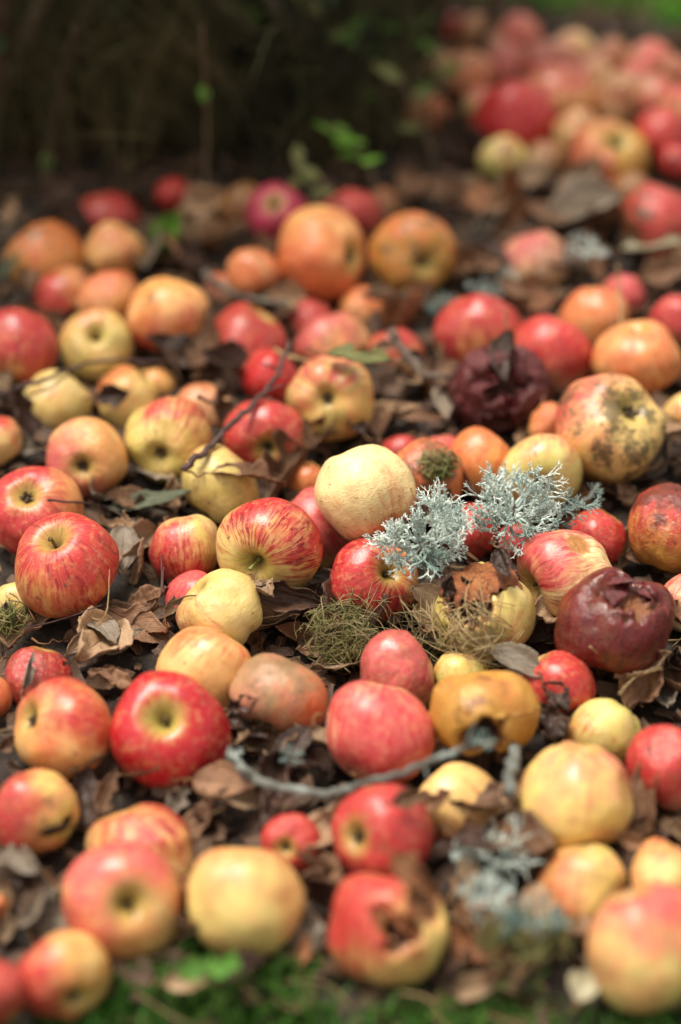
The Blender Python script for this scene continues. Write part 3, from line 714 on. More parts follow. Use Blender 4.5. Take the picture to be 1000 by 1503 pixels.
apple_objs = []
for idx, a in enumerate(A):
    ex = a['ex']; R = random.Random(100 + idx)
    r = a['w'] * a['t'] / (2 * FPX)
    loc = CAM + a['d'] * a['t']
    a['r'] = r; a['loc'] = loc
    tall = ex.get('tall', .9)
    if a['pole'] in 'sc':
        ox = (a['fx'] - a['px']) / (a['w'] / 2) / .72; oy = -(a['fy'] - a['py']) / (a['w'] / 2) / .72
        l = sqrt(ox * ox + oy * oy)
        if l > .97: ox, oy = ox / l * .97, oy / l * .97; l = .97
        poledir = cam_vec(ox, oy, sqrt(max(0, 1 - l * l)))
        axis = poledir if a['pole'] == 's' else -poledir
        mt = .92 if tall >= .9 else .86
    else:
        if tall < .85:                       # lies flat: pole axis close to upright in the picture, hidden below or just behind
            axis = cam_vec(R.uniform(-.2, .2), 1.0, R.uniform(-.22, .08))
            if R.random() < .3: axis = -axis
            mt = tall / .82 * .92
        else:
            axis = cam_vec(R.uniform(-.9, .9), 1.0, R.uniform(-.15, .1))
            if R.random() < .5: axis = -axis
            mt = 1.05
    if ex.get('spread'): mt = ex['spread']
    mt = max(.78, min(1.12, mt))
    q = axis.to_track_quat('Z', 'Y') @ Quaternion((0, 0, 1), R.uniform(0, 6.28))
    inv = q.inverted()
    def loc_dir(v): return inv @ cam_vec(*v)
    dents = [(loc_dir(v), sz, dp, ed, rt, jg) for (v, sz, dp, ed, rt, jg) in ex.get('dent', [])]
    sp = ex.get('special'); wr = ex.get('wrinkle', 0.0); bcol = ex.get('BrownCol'); brown = ex.get('Brown', 0.0)
    lump = R.uniform(.04, .085)
    if not sp and 'Brown' not in ex: brown = R.choice([0, 0, 0, .12, .22])
    if sp == 'cap':
        dents += [(loc_dir((-.2, .85, .30)), .95, .20, .35, .6, .2), (loc_dir((-.42, .20, .9)), .66, .26, .5, 1.0, .35)]
        bcol = (.30, .10, .03)
    elif sp == 'maroon':
        dents += [(loc_dir((.12, .72, .60)), .62, .20, .45, 0.0, .22), (loc_dir((.26, .50, .74)), .42, .20, .4, 1.0, .34), (loc_dir((-.2, .66, .62)), .22, .10, .6, .1, .2), (loc_dir((.75, .45, .5)), .25, .05, .8, 0, .1), (loc_dir((-.5, .5, .6)), .25, .04, .8, 0, .1)]
        bcol = (.22, .06, .02); wr = .022
    elif sp == 'hollow':
        dents += [(loc_dir((-.08, -.50, .62)), .62, .62, .30, 1.0, .22), (loc_dir((.3, .75, .4)), .45, .06, .9, 0, .1), (loc_dir((-.5, .45, .5)), .35, .05, .9, 0, .1)]
        wr = .025; bcol = (.30, .12, .025)
    elif sp == 'gash':
        dents += [(loc_dir((.30, .12, .85)), .42, .42, .55, .9, .35), (loc_dir((.55, .5, .6)), .5, .16, .6, .42, .2), (loc_dir((-.1, .25, .9)), .3, .15, .6, .3, .2)]
        bcol = (.26, .10, .03)
    elif sp == 'shrivel':
        dents += [(loc_dir((.02, .1, 1)), .55, .5, .5, .4, .35), (loc_dir((.05, .9, .4)), .45, .3, .6, .3, .3), (loc_dir((0, -.7, .7)), .4, .3, .6, .3, .3)]
        wr = .16; bcol = (.10, .03, .02)
    elif (brown > .3 or R.random() < .25) and not ex.get('dent'):
        bd = ex.get('bdir', (R.uniform(-.6, .6), R.uniform(-.2, .8), .7))
        dents += [(loc_dir(bd), .5, .07, .9, 0.0, .15)]; wr = max(wr, .02)
    V, F, rot = apple_mesh(500 + idx, mt, ex.get('lobes', .018), lump, dents, wr, ex.get('hi', False), R.uniform(0, .08), .65 if (a['pole'] == '-' and not sp) else .25)
    b1, b2 = PAL[a['base']]; c1, c2 = RED[a['red']]
    jit = lambda c, s=.10: tuple(max(0, ch * (1 + R.uniform(-s, s))) for ch in c)
    if a['ang'] is None: bdv = (0, 0, 1)
    else: bdv = (cos(radians(a['ang'])), sin(radians(a['ang'])), .25)
    if a['ang'] == 0: bdv = (.1, .2, 1)
    kw = dict(Seed=R.uniform(0, 60), Base=jit(b1), Base2=jit(b2), Blush=jit(c1), Deep=jit(c2), Amount=a['amt'], BlushDir=tuple(loc_dir(bdv)),
              Stripes=ex.get('stripes', R.uniform(.35, .75)), Spots=ex.get('spots', .45), Brown=brown,
              BrownDir=tuple(loc_dir(ex.get('bdir', (0, .3, .9)))), BrownCol=bcol or (.30, .14, .05), Soot=ex.get('Soot', R.choice([0, 0, .12, .3])),
              Wrinkle=wr * 12, Rough=ex.get('Rough', R.uniform(.28, .40)), Fleck=ex.get('fleck', 0) * .85, Cavity=ex.get('Cavity', .8), Dark=ex.get('Dark', (.035, .014, .008)))
    if sp in ('maroon', 'shrivel', 'hollow'): kw['Mottle'] = .12
    if sp == 'maroon': kw['Dark'] = (.20, .07, .022); kw['BrownCol'] = (.10, .016, .012); kw['Cavity'] = 0.0; kw['Spots'] = .15; kw['Base'] = (.115, .010, .008); kw['Base2'] = (.22, .04, .012)
    if sp == 'hollow': kw['Dark'] = (.03, .012, .006); kw['Cavity'] = 0.1; kw['Brown'] = .3; kw['bdir'] = None; kw.pop('bdir')
    if sp == 'shrivel': kw['Dark'] = (.03, .012, .01); kw['Cavity'] = 0; kw['Base'] = (.10, .022, .02); kw['Base2'] = (.045, .014, .013)
    if ex.get('fleck'): kw['Deep'] = (.50, .02, .035) if a['base'] == 'C' else kw['Deep']
    o = link('rotten_apple' if sp else 'apple', V, F, apple_mat(**kw), attrs={'rot': rot})
    o.rotation_mode = 'QUATERNION'; o.rotation_quaternion = q; o.location = loc; o.scale = (r, r, r)
    tag(o, a['label'], 'apple', 'windfall apples heaped on the ground')
    apple_objs.append(o)
    # stem and calyx are parts
    if a['pole'] == 's':
        ln, mode = ex.get('stem', (.26, 'up'))
        bend = Vector((R.uniform(-1, 1), R.uniform(-1, 1), 0)).normalized()
        if mode == 'side': bend = inv @ cam_vec(-1, .05, -.1); bend.z = 0; bend.normalize()
        if mode == 'out': bend = inv @ cam_vec(-.8, -.9, .2); bend.z = 0; bend.normalize()
        amt = {'up': .25, 'out': .38, 'side': .9}[mode]
        path = []; n = 9
        for i in range(n):
            s = i / (n - 1)
            path.append(Vector((0, 0, .49 * mt + ln * 1.15 * s * (1 - .35 * s * amt))) + bend * (ln * amt * s * s * 1.2 + .02 * sin(s * 5)))
        rad = [.050 - .02 * smooth(0, .4, i / (n - 1)) + .02 * smooth(.8, 1, i / (n - 1)) for i in range(n)]
        if mode == 'side': rad = [x * .62 for x in rad]
        V, F = tube(path, rad, 8)
        link('stem', V, F, M_STEMG if mode == 'out' else M_STEM, o)
    if a['pole'] == 'c' and sp != 'maroon':
        mb = MB(); sepals(mb, R)
        c = mb.link('calyx', M_CALYX, o); c.scale = (1.5, 1.5, mt * 1.0)
    if sp == 'cap':
        # the loose brown skin over the rotten half: a wrinkled, ragged cap shell
        upd = loc_dir((-.20, .88, .24)); side = upd.orthogonal().normalized(); s2 = upd.cross(side)
        V = []; F = []; na, nb = 72, 26
        for i in range(nb + 1):
            for j in range(na):
                th = 2 * pi * j / na
                edge = .98 + .34 * noise.noise(Vector((cos(th) * 1.6, sin(th) * 1.6, 3.1))) + .20 * noise.noise(Vector((cos(th) * 7, sin(th) * 6, 7.1)))
                ph = edge * i / nb
                d = upd * cos(ph) + (side * cos(th) + s2 * sin(th)) * sin(ph)
                rr = 1.0 - .14 * exp(-(ph / .35) ** 2)
                rr += .07 * (noise.noise(d * 2.6) - abs(noise.noise(d * 6.5 + Vector((3, 1, 2)))) * 1.2)
                rr += .05 * sin(11 * th + 6 * noise.noise(d * 2)) * smooth(.25, .6, ph) * (1 - smooth(.9, 1.1, ph))
                rr -= .10 * smooth(.72, 1.0, i / nb) * (.4 + noise.noise(Vector((cos(th) * 3, sin(th) * 3, 1))))
                V.append(d * rr)
        for i in range(nb):
            for j in range(na):
                F.append((i * na + j, i * na + (j + 1) % na, (i + 1) * na + (j + 1) % na, (i + 1) * na + j))
        p = link('peel', V, F, M_PEEL, o)
        md = p.modifiers.new('s', 'SOLIDIFY'); md.thickness = .025
        p['label'] = 'loose wrinkled brown skin cap'
    if sp == 'maroon':
        # curled flaps of torn peel around the collapsed top
        for (cx, cy, cz, w_, h_, rot_) in ((-.12, .58, .78, .34, .40, .75), (.10, .86, .46, .62, .26, .05), (.55, .62, .55, .34, .34, -1.1)):
            d = loc_dir((cx, cy, cz)); t1 = (loc_dir((cos(rot_), sin(rot_), 0))); t1 = (t1 - d * t1.dot(d)).normalized(); t2 = d.cross(t1)
            V = []; F = []; n1, n2 = 12, 10
            for i in range(n1 + 1):
                for j in range(n2 + 1):
                    u = i / n1 - .5; v = j / n2
                    ww = (1 - .55 * v) * (1 + .25 * noise.noise(Vector((u * 4, v * 3, cx * 9))))
                    p_ = d * .86 + t1 * (u * w_ * ww) + t2 * ((v - .4) * h_)
                    p_ = p_.normalized() * (.90 - .10 * v + .06 * sin(v * 3.3 + u * 2.5) + .05 * noise.noise(Vector((u * 5, v * 4, cy * 7))))
                    V.append(p_)
            for i in range(n1):
                for j in range(n2):
                    b = i * (n2 + 1) + j; F.append((b, b + 1, b + n2 + 2, b + n2 + 1))
            p = link('peel_flap', V, F, M_PEELM, o)
            md = p.modifiers.new('s', 'SOLIDIFY'); md.thickness = .02
    if sp in ('gash', 'shrivel'):
        for kf in range(3 if sp == 'gash' else 6):
            d0 = loc_dir((R.uniform(-.1, .6), R.uniform(-.1, .6), .8)) if sp == 'gash' else loc_dir((R.uniform(-.6, .6), R.uniform(-.5, .9), .8))
            t1 = d0.orthogonal().normalized(); t1 = Quaternion(d0, R.uniform(0, 6.28)) @ t1; t2 = d0.cross(t1)
            V = []; F = []; n1, n2 = 12, 8
            for i in range(n1 + 1):
                for j in range(n2 + 1):
                    u = i / n1 - .5; v = j / n2 - .5
                    p_ = d0 * .84 + t1 * (u * .7) + t2 * (v * .30 * (1 - 2 * abs(u) ** 1.6))
                    V.append(p_ + d0 * (.10 * sin(v * 5 + u * 4) + .09 * noise.noise(Vector((u * 5, v * 5, kf * 3.3)))))
            for i in range(n1):
                for j in range(n2):
                    b = i * (n2 + 1) + j; F.append((b, b + 1, b + n2 + 2, b + n2 + 1))
            p = link('peel_flap', V, F, M_PEELM if sp == 'shrivel' else M_PEEL, o)
            md = p.modifiers.new('s', 'SOLIDIFY'); md.thickness = .025

bpy.context.view_layer.update()


def cast(px, py):
    dg = bpy.context.evaluated_depsgraph_get()
    d = pdir(px, py).normalized()
    hit, loc, nor, i, ob, mw = scene.ray_cast(dg, CAM, d)
    if not hit: return at_height(px, py, 0), Vector((0, 0, 1)), None
    return loc, nor, ob


def px_of(p):
    v = p - CAM; z = v.dot(FWD)
    return 500 + v.dot(RIGHT) / z * FPX, 751.5 - v.dot(UP) / z * FPX, z


# ------------------------------------------------------------------ leaves
LM = {
    'tan': leaf_mat('tan_leaf', (.40, .27, .165), (.29, .17, .09), (.42, .30, .19), spotamt=.5),
    'brown': leaf_mat('brown_leaf', (.15, .070, .036), (.26, .14, .075), (.25, .15, .09), spotamt=.6),
    'dark': leaf_mat('dark_leaf', (.035, .018, .012), (.075, .036, .022), (.10, .055, .035), spotamt=.5, rough=.42, trans=.05),
    'grey': leaf_mat('grey_leaf', (.30, .25, .19), (.23, .175, .125), (.36, .31, .24), spotamt=.4),
    'rust': leaf_mat('rust_leaf', (.28, .115, .045), (.20, .075, .032), (.34, .17, .08), spotamt=.5),
    'olive': leaf_mat('olive_leaf', (.20, .20, .06), (.15, .16, .055), (.30, .29, .12), spotamt=.35),
    'green': leaf_mat('green_leaf', (.12, .30, .02), (.17, .36, .035), (.26, .42, .09), spots=(.05, .12, .01), spotamt=.3, rough=.45, trans=.35),
    'sage': leaf_mat('sage_leaf', (.20, .23, .15), (.15, .17, .10), (.30, .32, .22), spotamt=.3),
    'cream': leaf_mat('cream_leaf', (.46, .42, .28), (.38, .33, .20), (.52, .48, .34), spotamt=.3),
    'mid': leaf_mat('mid_green_leaf', (.07, .20, .018), (.11, .26, .03), (.12, .24, .05), spotamt=.2, trans=.25),
}


def leaf_geom(seed, L, W, fold=.3, curl=.6, roll=.0, crinkle=.12, oak=False, nu=30, nv=18, stalk=True):
    """blade along +X, midrib on the axis; curl bends it lengthwise, roll curls the margins"""
    R = random.Random(seed); V, F, U = [], [], []
    o = Vector((R.uniform(0, 99), R.uniform(0, 99), R.uniform(0, 99)))
    twist = R.uniform(-.5, .5)
    for i in range(nu + 1):
        u = i / nu
        w = (sin(pi * min(1, u * 1.02) ** .75)) ** .8 if u < .98 else .02
        w = max(w, .02)
        if oak: w *= .62 + .38 * abs(cos(u * pi * 3.5)) ** .7
        ca = curl * (u - .35)
        # centre line as an arc
        cx = L * (sin(curl * u + 1e-6) / curl if abs(curl) > .05 else u); cz = L * ((1 - cos(curl * u)) / curl if abs(curl) > .05 else 0)
        for j in range(nv + 1):
            v = j / nv * 2 - 1
            sg = 1 if v > 0 else -1
            ser = 1 + .10 * noise.noise(Vector((u * 22, sg * 2, 1)) + o) + .16 * noise.noise(Vector((u * 6, sg, 5)) + o)
            bite = noise.noise(Vector((u * 3.1, sg * 3.0, 8)) + o * 1.3)
            ser *= 1 - .55 * smooth(.22, .42, bite)
            half = W / 2 * w * ser
            a = roll * abs(v)
            yy = half * v * (cos(a * .6)); zz = half * abs(v) * sin(fold) + half * (roll * v * v) * .5
            fr = (8 * u - 2.2 * abs(v)) % 1.0
            zz += W * (.018 + .05 * crinkle) * (1 - abs(2 * fr - 1)) * smooth(0, .25, abs(v))
            zz += W * .22 * crinkle * (1 - 2.2 * abs(noise.noise(Vector((u * 4.5, v * 2.2, 6)) + o))) * abs(v)
            zz += half * .8 * roll * smooth(.62, 1.0, abs(v)) * (.5 + 1.2 * noise.noise(Vector((u * 2.5, sg * 2, 2)) + o))
            zz += crinkle * W * (.5 * noise.noise(Vector((u * 3, v * 1.5, 0)) + o) + .30 * noise.noise(Vector((u * 8, v * 4, 3)) + o)) * (.3 + abs(v))
            tw = twist * (u - .3)
            y2 = yy * cos(tw) - zz * sin(tw); z2 = yy * sin(tw) + zz * cos(tw)
            n_ = Vector((-sin(curl * u), 0, cos(curl * u)))
            p = Vector((cx, y2, cz)) + n_ * z2
            V.append(p); U.append((u, v, seed % 17))
    for i in range(nu):
        for j in range(nv):
            b = i * (nv + 1) + j; F.append((b, b + 1, b + nv + 2, b + nv + 1))
    return V, F, U


def basis(normal, px_angle):
    """rotation whose Z is the normal and whose X points along the given picture angle (0 = right, 90 = up)"""
    z = normal.normalized()
    x = cam_vec(cos(radians(px_angle)), sin(radians(px_angle)), 0)
    # slide the picture direction onto the tangent plane along the sight line
    dn = (-FWD).dot(z)
    if abs(dn) > .12: x = x - (-FWD) * (x.dot(z) / dn)
    x = x - z * x.dot(z)
    if x.length < 1e-4: x = z.orthogonal()
    x.normalize(); y = z.cross(x)
    return Matrix((x, y, z)).transposed()


M_STALK = simple_mat('leaf_stalk', (.22, .12, .05), (.14, .07, .035), 60, .6)
LEAFGROUP = 'dead leaves scattered over the apple heap'
leaf_log = []


def leaf(px, py, Lpx, ratio, ang, col, label=None, fold=.3, curl=.6, roll=.3, crinkle=.14, up=0.0, lean=None, seed=None, oak=False, stalk=True, nudge=0.004, thick=.0005, name='leaf', flip=False):
    p, n, ob = cast(px, py)
    _, _, z = px_of(p)
    L = Lpx * z / FPX
    seed = seed if seed is not None else int(px * 7 + py)
    R = random.Random(seed)
    nn = (n * .6 + Vector((0, 0, 1)) * .6).normalized()
    if lean is not None: nn = cam_vec(*lean)
    else: nn = (nn + Vector((R.uniform(-.5, .5), R.uniform(-.7, .2), 0))).normalized()
    M = basis(nn, ang)
    if flip: curl = -curl
    V, F, U = leaf_geom(seed, L, L * ratio, fold, curl, roll, crinkle, oak)
    c = sum(V, Vector()) / len(V)
    V = [v - c for v in V]
    o = link(name, V, F, LM[col], uvs=U)
    md = o.modifiers.new('thickness', 'SOLIDIFY'); md.thickness = thick; md.offset = 0
    o.matrix_world = Matrix.Translation(p + Vector((0, 0, 1)) * (nudge + up) + nn * .002) @ M.to_4x4()
    if stalk:
        s0 = V[5]; path = []
        for i in range(7):
            s = i / 6
            path.append(s0 + Vector((.0 - L * .30 * s, L * .05 * sin(s * 2.5) * R.choice((-1, 1)), L * .06 * s * s)))
        tv, tf = tube(path, [.0007] * 5 + [.0008, .0010], 6)
        link('stalk', tv, tf, M_STALK, o)
    tag(o, label, 'leaf', LEAFGROUP)
    leaf_log.append((px, py))
    return o


# the ones the photograph shows clearly
leaf(62, 918, 120, .45, 48, 'tan', 'large wavy tan leaf leaning on the red upright apple', fold=.25, curl=.7, roll=.5, crinkle=.3, up=.010, lean=(.1, .75, .6), seed=5)
leaf(207, 852, 76, .5, 62, 'tan', 'curled tan leaf standing between red upright and small speckled apples', curl=.9, roll=.8, crinkle=.28, up=.012, lean=(-.5, .3, .8), seed=2)
leaf(176, 972, 84, .5, 22, 'grey', 'flat grey leaf with pointed tip above the orange apple with sideways calyx', fold=.15, curl=.25, roll=.1, crinkle=.1, up=.012, lean=(.05, .75, .7), seed=3)
leaf(120, 972, 60, .35, 35, 'tan', 'narrow folded tan leaf touching the flat grey leaf', fold=.8, curl=.5, up=.012, lean=(.3, .6, .6), seed=4)
leaf(218, 902, 74, .6, 10, 'brown', 'crumpled brown leaf left of the lobed yellow apple', crinkle=.4, curl=.9, up=.008, lean=(0, .7, .6), seed=6)
leaf(165, 934, 150, .34, 8, 'brown', 'long crumpled brown leaf lying below the red upright apple', crinkle=.45, curl=.5, roll=.6, up=.006, lean=(0, .8, .5), seed=7)
leaf(238, 944, 80, .42, -20, 'rust', 'rusty brown leaf curled against the plain yellow orange apple', crinkle=.4, curl=.8, up=.006, seed=8)
leaf(254, 918, 42, .5, 70, 'tan', 'tiny tan curled leaf stuck beside the lobed yellow apple', curl=1.2, up=.01, seed=9)
leaf(370, 714, 116, .46, 8, 'brown', 'brown curved leaf draped over the pale green apple', fold=.25, curl=-.8, roll=.5, crinkle=.2, lean=(-.05, .75, .6), seed=10, up=.004)
leaf(187, 800, 66, .5, -28, 'tan', 'brown leaf with pale rolled edge behind red upright apple', roll=.9, curl=.4, up=.008, seed=12)
leaf(225, 764, 150, .24, 4, 'sage', 'long greyish green leaf behind the small speckled apple', fold=.3, curl=.4, seed=13, up=.012)
leaf(405, 930, 96, .36, 6, 'tan', 'tan rolled leaf under the striped apple with downward stem', roll=.9, curl=.9, crinkle=.3, up=.008, seed=14)
leaf(425, 898, 120, .42, -12, 'dark', 'dark brown leaf curled tight below striped apple with downward stem', crinkle=.5, curl=.7, roll=.7, up=.010, seed=15)
leaf(388, 880, 50, .6, -50, 'tan', 'small ragged tan leaf edge poking from under striped apple', crinkle=.5, seed=16, up=.004)
leaf(40, 998, 62, .28, 84, 'grey', 'thin grey leaf standing on edge over the buried red apple', fold=.9, curl=.3, lean=(.8, .2, .5), seed=17, up=.004)
leaf(190, 1160, 150, .30, -6, 'brown', 'long brown leaf stretched beneath orange and crimson apples', fold=.4, curl=.5, crinkle=.25, up=.012, seed=18)
leaf(462, 1122, 112, .40, -42, 'tan', 'tan leaf with torn hole lying beside lichened branch', fold=.3, curl=.6, roll=.5, crinkle=.3, up=.02, seed=19, lean=(.2, .7, .6))
leaf(372, 1214, 118, .36, -18, 'tan', 'pale tan leaf above the large clean yellow apple', fold=.2, curl=.4, crinkle=.3, up=.016, seed=20)
leaf(296, 1226, 92, .5, 40, 'brown', 'dull brown leaf covering end of yellow apple with red patch', fold=.2, curl=.7, crinkle=.3, up=.008, seed=21)
leaf(770, 990, 130, .34, -28, 'grey', 'grey leaf slanting above the golden brown hollow apple', fold=.25, curl=.5, crinkle=.25, up=.004, seed=22, lean=(.1, .65, .75))
leaf(815, 1042, 60, .6, -60, 'dark', 'dark torn leaf tip hanging between hollow and pink crimson apples', crinkle=.4, up=.006, seed=23)
leaf(722, 1212, 150, .36, -6, 'brown', 'broad brown leaf in front of yellow apple below branch', fold=.3, curl=.5, crinkle=.25, up=.016, seed=24, lean=(0, .8, .5))
leaf(944, 1205, 160, .32, 78, 'brown', 'tall brown leaf standing between lobed yellow and red edge apples', fold=.5, curl=.4, crinkle=.25, up=.014, seed=25, lean=(-.5, .3, .8))
leaf(703, 1400, 130, .72, 62, 'rust', 'rusty lobed oak leaf below blurred lichen', fold=.15, curl=.4, crinkle=.3, up=.016, seed=26, oak=True, lean=(.1, .6, .8), name='oak_leaf')
leaf(858, 1474, 80, .6, 55, 'cream', 'pale cream leaf at the bottom edge beside biggest apple', fold=.3, up=.016, seed=27)
leaf(705, 1478, 100, .4, 15, 'tan', 'pale tan leaf at the bottom edge below oak leaf', fold=.3, up=.014, seed=28)
leaf(447, 1418, 46, .5, 80, 'rust', 'tiny orange leaf in the grass beside large clean yellow apple', up=.010, seed=29)
leaf(250, 378, 70, .62, 60, 'green', 'bright green leaf upright behind orange apple with red underside', fold=.4, curl=.4, up=.022, seed=30, lean=(-.2, .2, .9))
leaf(16, 418, 64, .4, 40, 'sage', 'grey green leaf at the edge above large red apple', up=.012, seed=31)
leaf(528, 560, 104, .46, -12, 'olive', 'olive green leaf beside yellow and pink hollow apple', fold=.15, curl=.2, crinkle=.08, up=.016, seed=32, lean=(0, .85, .5))
leaf(560, 628, 120, .26, -2, 'tan', 'pale brown leaf lying behind smooth cream apple', curl=.4, crinkle=.3, up=.010, seed=33)
leaf(618, 640, 80, .3, -18, 'brown', 'brown leaf crossing the pale brown leaf behind cream apple', curl=.6, crinkle=.3, up=.012, seed=34)
leaf(840, 408, 100, .5, 4, 'dark', 'dark brown curled leaf in front of pale pink and yellow apple', fold=.2, curl=.8, crinkle=.2, up=.016, seed=35)
leaf(955, 402, 100, .5, -4, 'cream', 'cream green leaf beyond the plain orange apple', fold=.2, curl=.4, up=.022, seed=36)
leaf(170, 608, 62, .6, 10, 'dark', 'dark curled leaf beneath peach yellow apple', curl=1.0, up=.014, seed=37)
leaf(730, 322, 70, .5, 20, 'tan', 'pale tan leaf behind the pale pink and yellow apple', up=.012, seed=38)
leaf(690, 300, 76, .5, -30, 'tan', 'tan leaf on dark soil right of golden spotted apple', up=.012, seed=39)
leaf(738, 640, 60, .5, -60, 'dark', 'dark wet leaf hanging below shrivelled dark apple', up=.01, seed=40)
leaf(745, 540, 96, .46, -80, 'dark', 'dark leaf folded into the shrivelled dark apple', fold=.7, curl=.8, up=.006, seed=41, lean=(-.6, .1, .8))
leaf(895, 712, 110, .5, -16, 'dark', 'dark leaf under the large sooty yellow apple', crinkle=.3, up=.008, seed=42)
leaf(640, 1200, 80, .5, 20, 'brown', 'brown leaf between the red calyx apple and yellow apple below branch', up=.01, seed=43)
leaf(655, 1320, 60, .5, 60, 'dark', 'dark brown leaf beside split rotten apple', up=.012, seed=44)
leaf(612, 1300, 90, .55, -35, 'rust', 'brown leaf lying on top of split rotten apple', fold=.2, curl=-.9, crinkle=.3, seed=45, up=.003)
leaf(300, 330, 70, .7, 30, 'tan', 'brown crumpled leaf behind the bright green leaf', crinkle=.5, up=.02, seed=46)
leaf(770, 300, 96, .5, 10, 'tan', 'large tan leaf behind the pale pink and yellow apple', up=.02, seed=63)
leaf(640, 318, 90, .5, -20, 'brown', 'large brown leaf behind golden spotted apple', up=.02, seed=64)
leaf(850, 300, 96, .5, 30, 'tan', 'large tan curled leaf below the far orange brown apple', up=.02, seed=65, curl=1.1)
leaf(232, 222, 46, .5, 80, 'tan', 'pale leaf caught in dark undergrowth above tiny crimson apple', up=.02, seed=47)
leaf(590, 905, 70, .4, 20, 'brown', 'brown leaf in moss right under red apple under lichen', crinkle=.3, seed=48, up=.006)
leaf(740, 842, 60, .5, -65, 'dark', 'dark leaf scrap between capped apple and scarred cream apple', crinkle=.4, seed=49, up=.004)
leaf(952, 1010, 92, .6, 30, 'dark', 'wet dark brown leaf in mulch below the maroon rotten apple', crinkle=.5, curl=.9, seed=50, up=.012)
leaf(985, 1002, 70, .6, -40, 'dark', 'wet dark leaf with ragged edge at mulch edge', crinkle=.5, curl=.9, seed=51, up=.012)
leaf(398, 1075, 80, .5, 65, 'tan', 'tan ragged leaf under the bruised orange apple', crinkle=.4, seed=52, up=.008)
leaf(360, 1050, 60, .5, 20, 'dark', 'dark leaf between crimson apple and bruised orange apple', crinkle=.4, seed=53, up=.006)
leaf(600, 1110+80, 60, .5, 10, 'brown', 'brown leaf scrap behind the red calyx hollow apple', crinkle=.4, seed=54, up=.006)

leaf(686, 886, 62, .6, 10, 'dark', 'dark torn scrap under the brown cap of the half rotten apple', crinkle=.7, curl=.9, seed=61, up=.003)
leaf(655, 872, 40, .6, 80, 'dark', 'small dark scrap at the left of the brown capped apple', crinkle=.7, curl=.9, seed=62, up=.003)
# --- further leaves on the open ground between the apples, named by their nearest neighbour
handles = [a for a in A if a['short']]
used_labels = set()
R = random.Random(77)
colw = {'tan': 'tan', 'brown': 'brown', 'dark': 'dark brown', 'grey': 'greyish', 'rust': 'rusty', 'olive': 'olive'}
forms = ['crumpled', 'curled', 'folded', 'ragged', 'flat', 'rolled']
count = 0; tries = 0
while count < 190 and tries < 9000:
    tries += 1
    px = R.uniform(0, 1000); py = R.uniform(240, 1490)
    if py < 330 and px < 560: continue
    if py > 1400 and R.random() < .85: continue
    if any(abs(px - q[0]) < 20 and abs(py - q[1]) < 16 for q in leaf_log): continue
    p, n, ob = cast(px, py)
    if ob is None or ob.name != 'ground': continue
    h = sorted(handles, key=lambda a: (a['px'] - px) ** 2 + (a['py'] - py) ** 2)[0]
    dx, dy = px - h['px'], py - h['py']
    if abs(dy) > abs(dx): rel = 'just behind' if dy < 0 else 'just in front of'
    else: rel = 'left of' if dx < 0 else 'right of'
    col = R.choices(['brown', 'tan', 'dark', 'rust', 'grey'], [32, 32, 22, 9, 10])[0]
    lab = None
    fo = forms[:]; R.shuffle(fo)
    for f_ in fo:
        l_ = f'{f_} {colw[col]} leaf {rel} the {h["short"]}'
        if l_ not in used_labels and len(l_.split()) <= 15: lab = l_; break
    if lab is None: continue
    used_labels.add(lab)
    f_ = lab.split()[0]
    kw = {'crumpled': dict(crinkle=.5, curl=.8), 'curled': dict(curl=1.5, roll=.6), 'folded': dict(fold=.9, curl=.3), 'ragged': dict(crinkle=.35, curl=.5),
          'flat': dict(fold=.1, curl=.2, roll=.1, crinkle=.12), 'rolled': dict(roll=1.3, curl=.4)}[f_]
    leaf(px, py, R.uniform(42, 82) * (1.7 if R.random() < .35 else 1), R.uniform(.38, .66), R.uniform(0, 360), col, lab, seed=1000 + tries, up=R.uniform(.004, .024), stalk=R.random() < .4, **kw)
    count += 1

R = random.Random(78)
for h in handles:
    if R.random() < .32 or h['py'] < 300 or h['py'] > 1330: continue
    sx = R.choice((-1, 1)); px = h['px'] + sx * R.uniform(.12, .42) * h['w']; py = h['py'] + R.uniform(.42, .52) * h['w'] * h['kt']
    col = R.choice(['tan', 'brown', 'grey', 'tan', 'brown', 'dark', 'rust']); f_ = R.choice(['wavy', 'bent', 'split', 'shrunken'])
    lab = f'{f_} {colw[col]} leaf propped against the {h["short"]}'
    if len(lab.split()) > 16: continue
    ob_ = cast(px, py)[2]
    if ob_ is not None and 'apple' in ob_.name and ob_.get('label') != h['label']: continue
    leaf(px, py, R.uniform(60, 105), R.uniform(.4, .6), R.uniform(-40, 40) + (180 if R.random() < .5 else 0), col, lab, seed=3000 + int(px), up=.003, curl=R.uniform(.5, 1.4), crinkle=.4, roll=.6,
         lean=(R.uniform(-.3, .3), .75, .6), stalk=R.random() < .5)

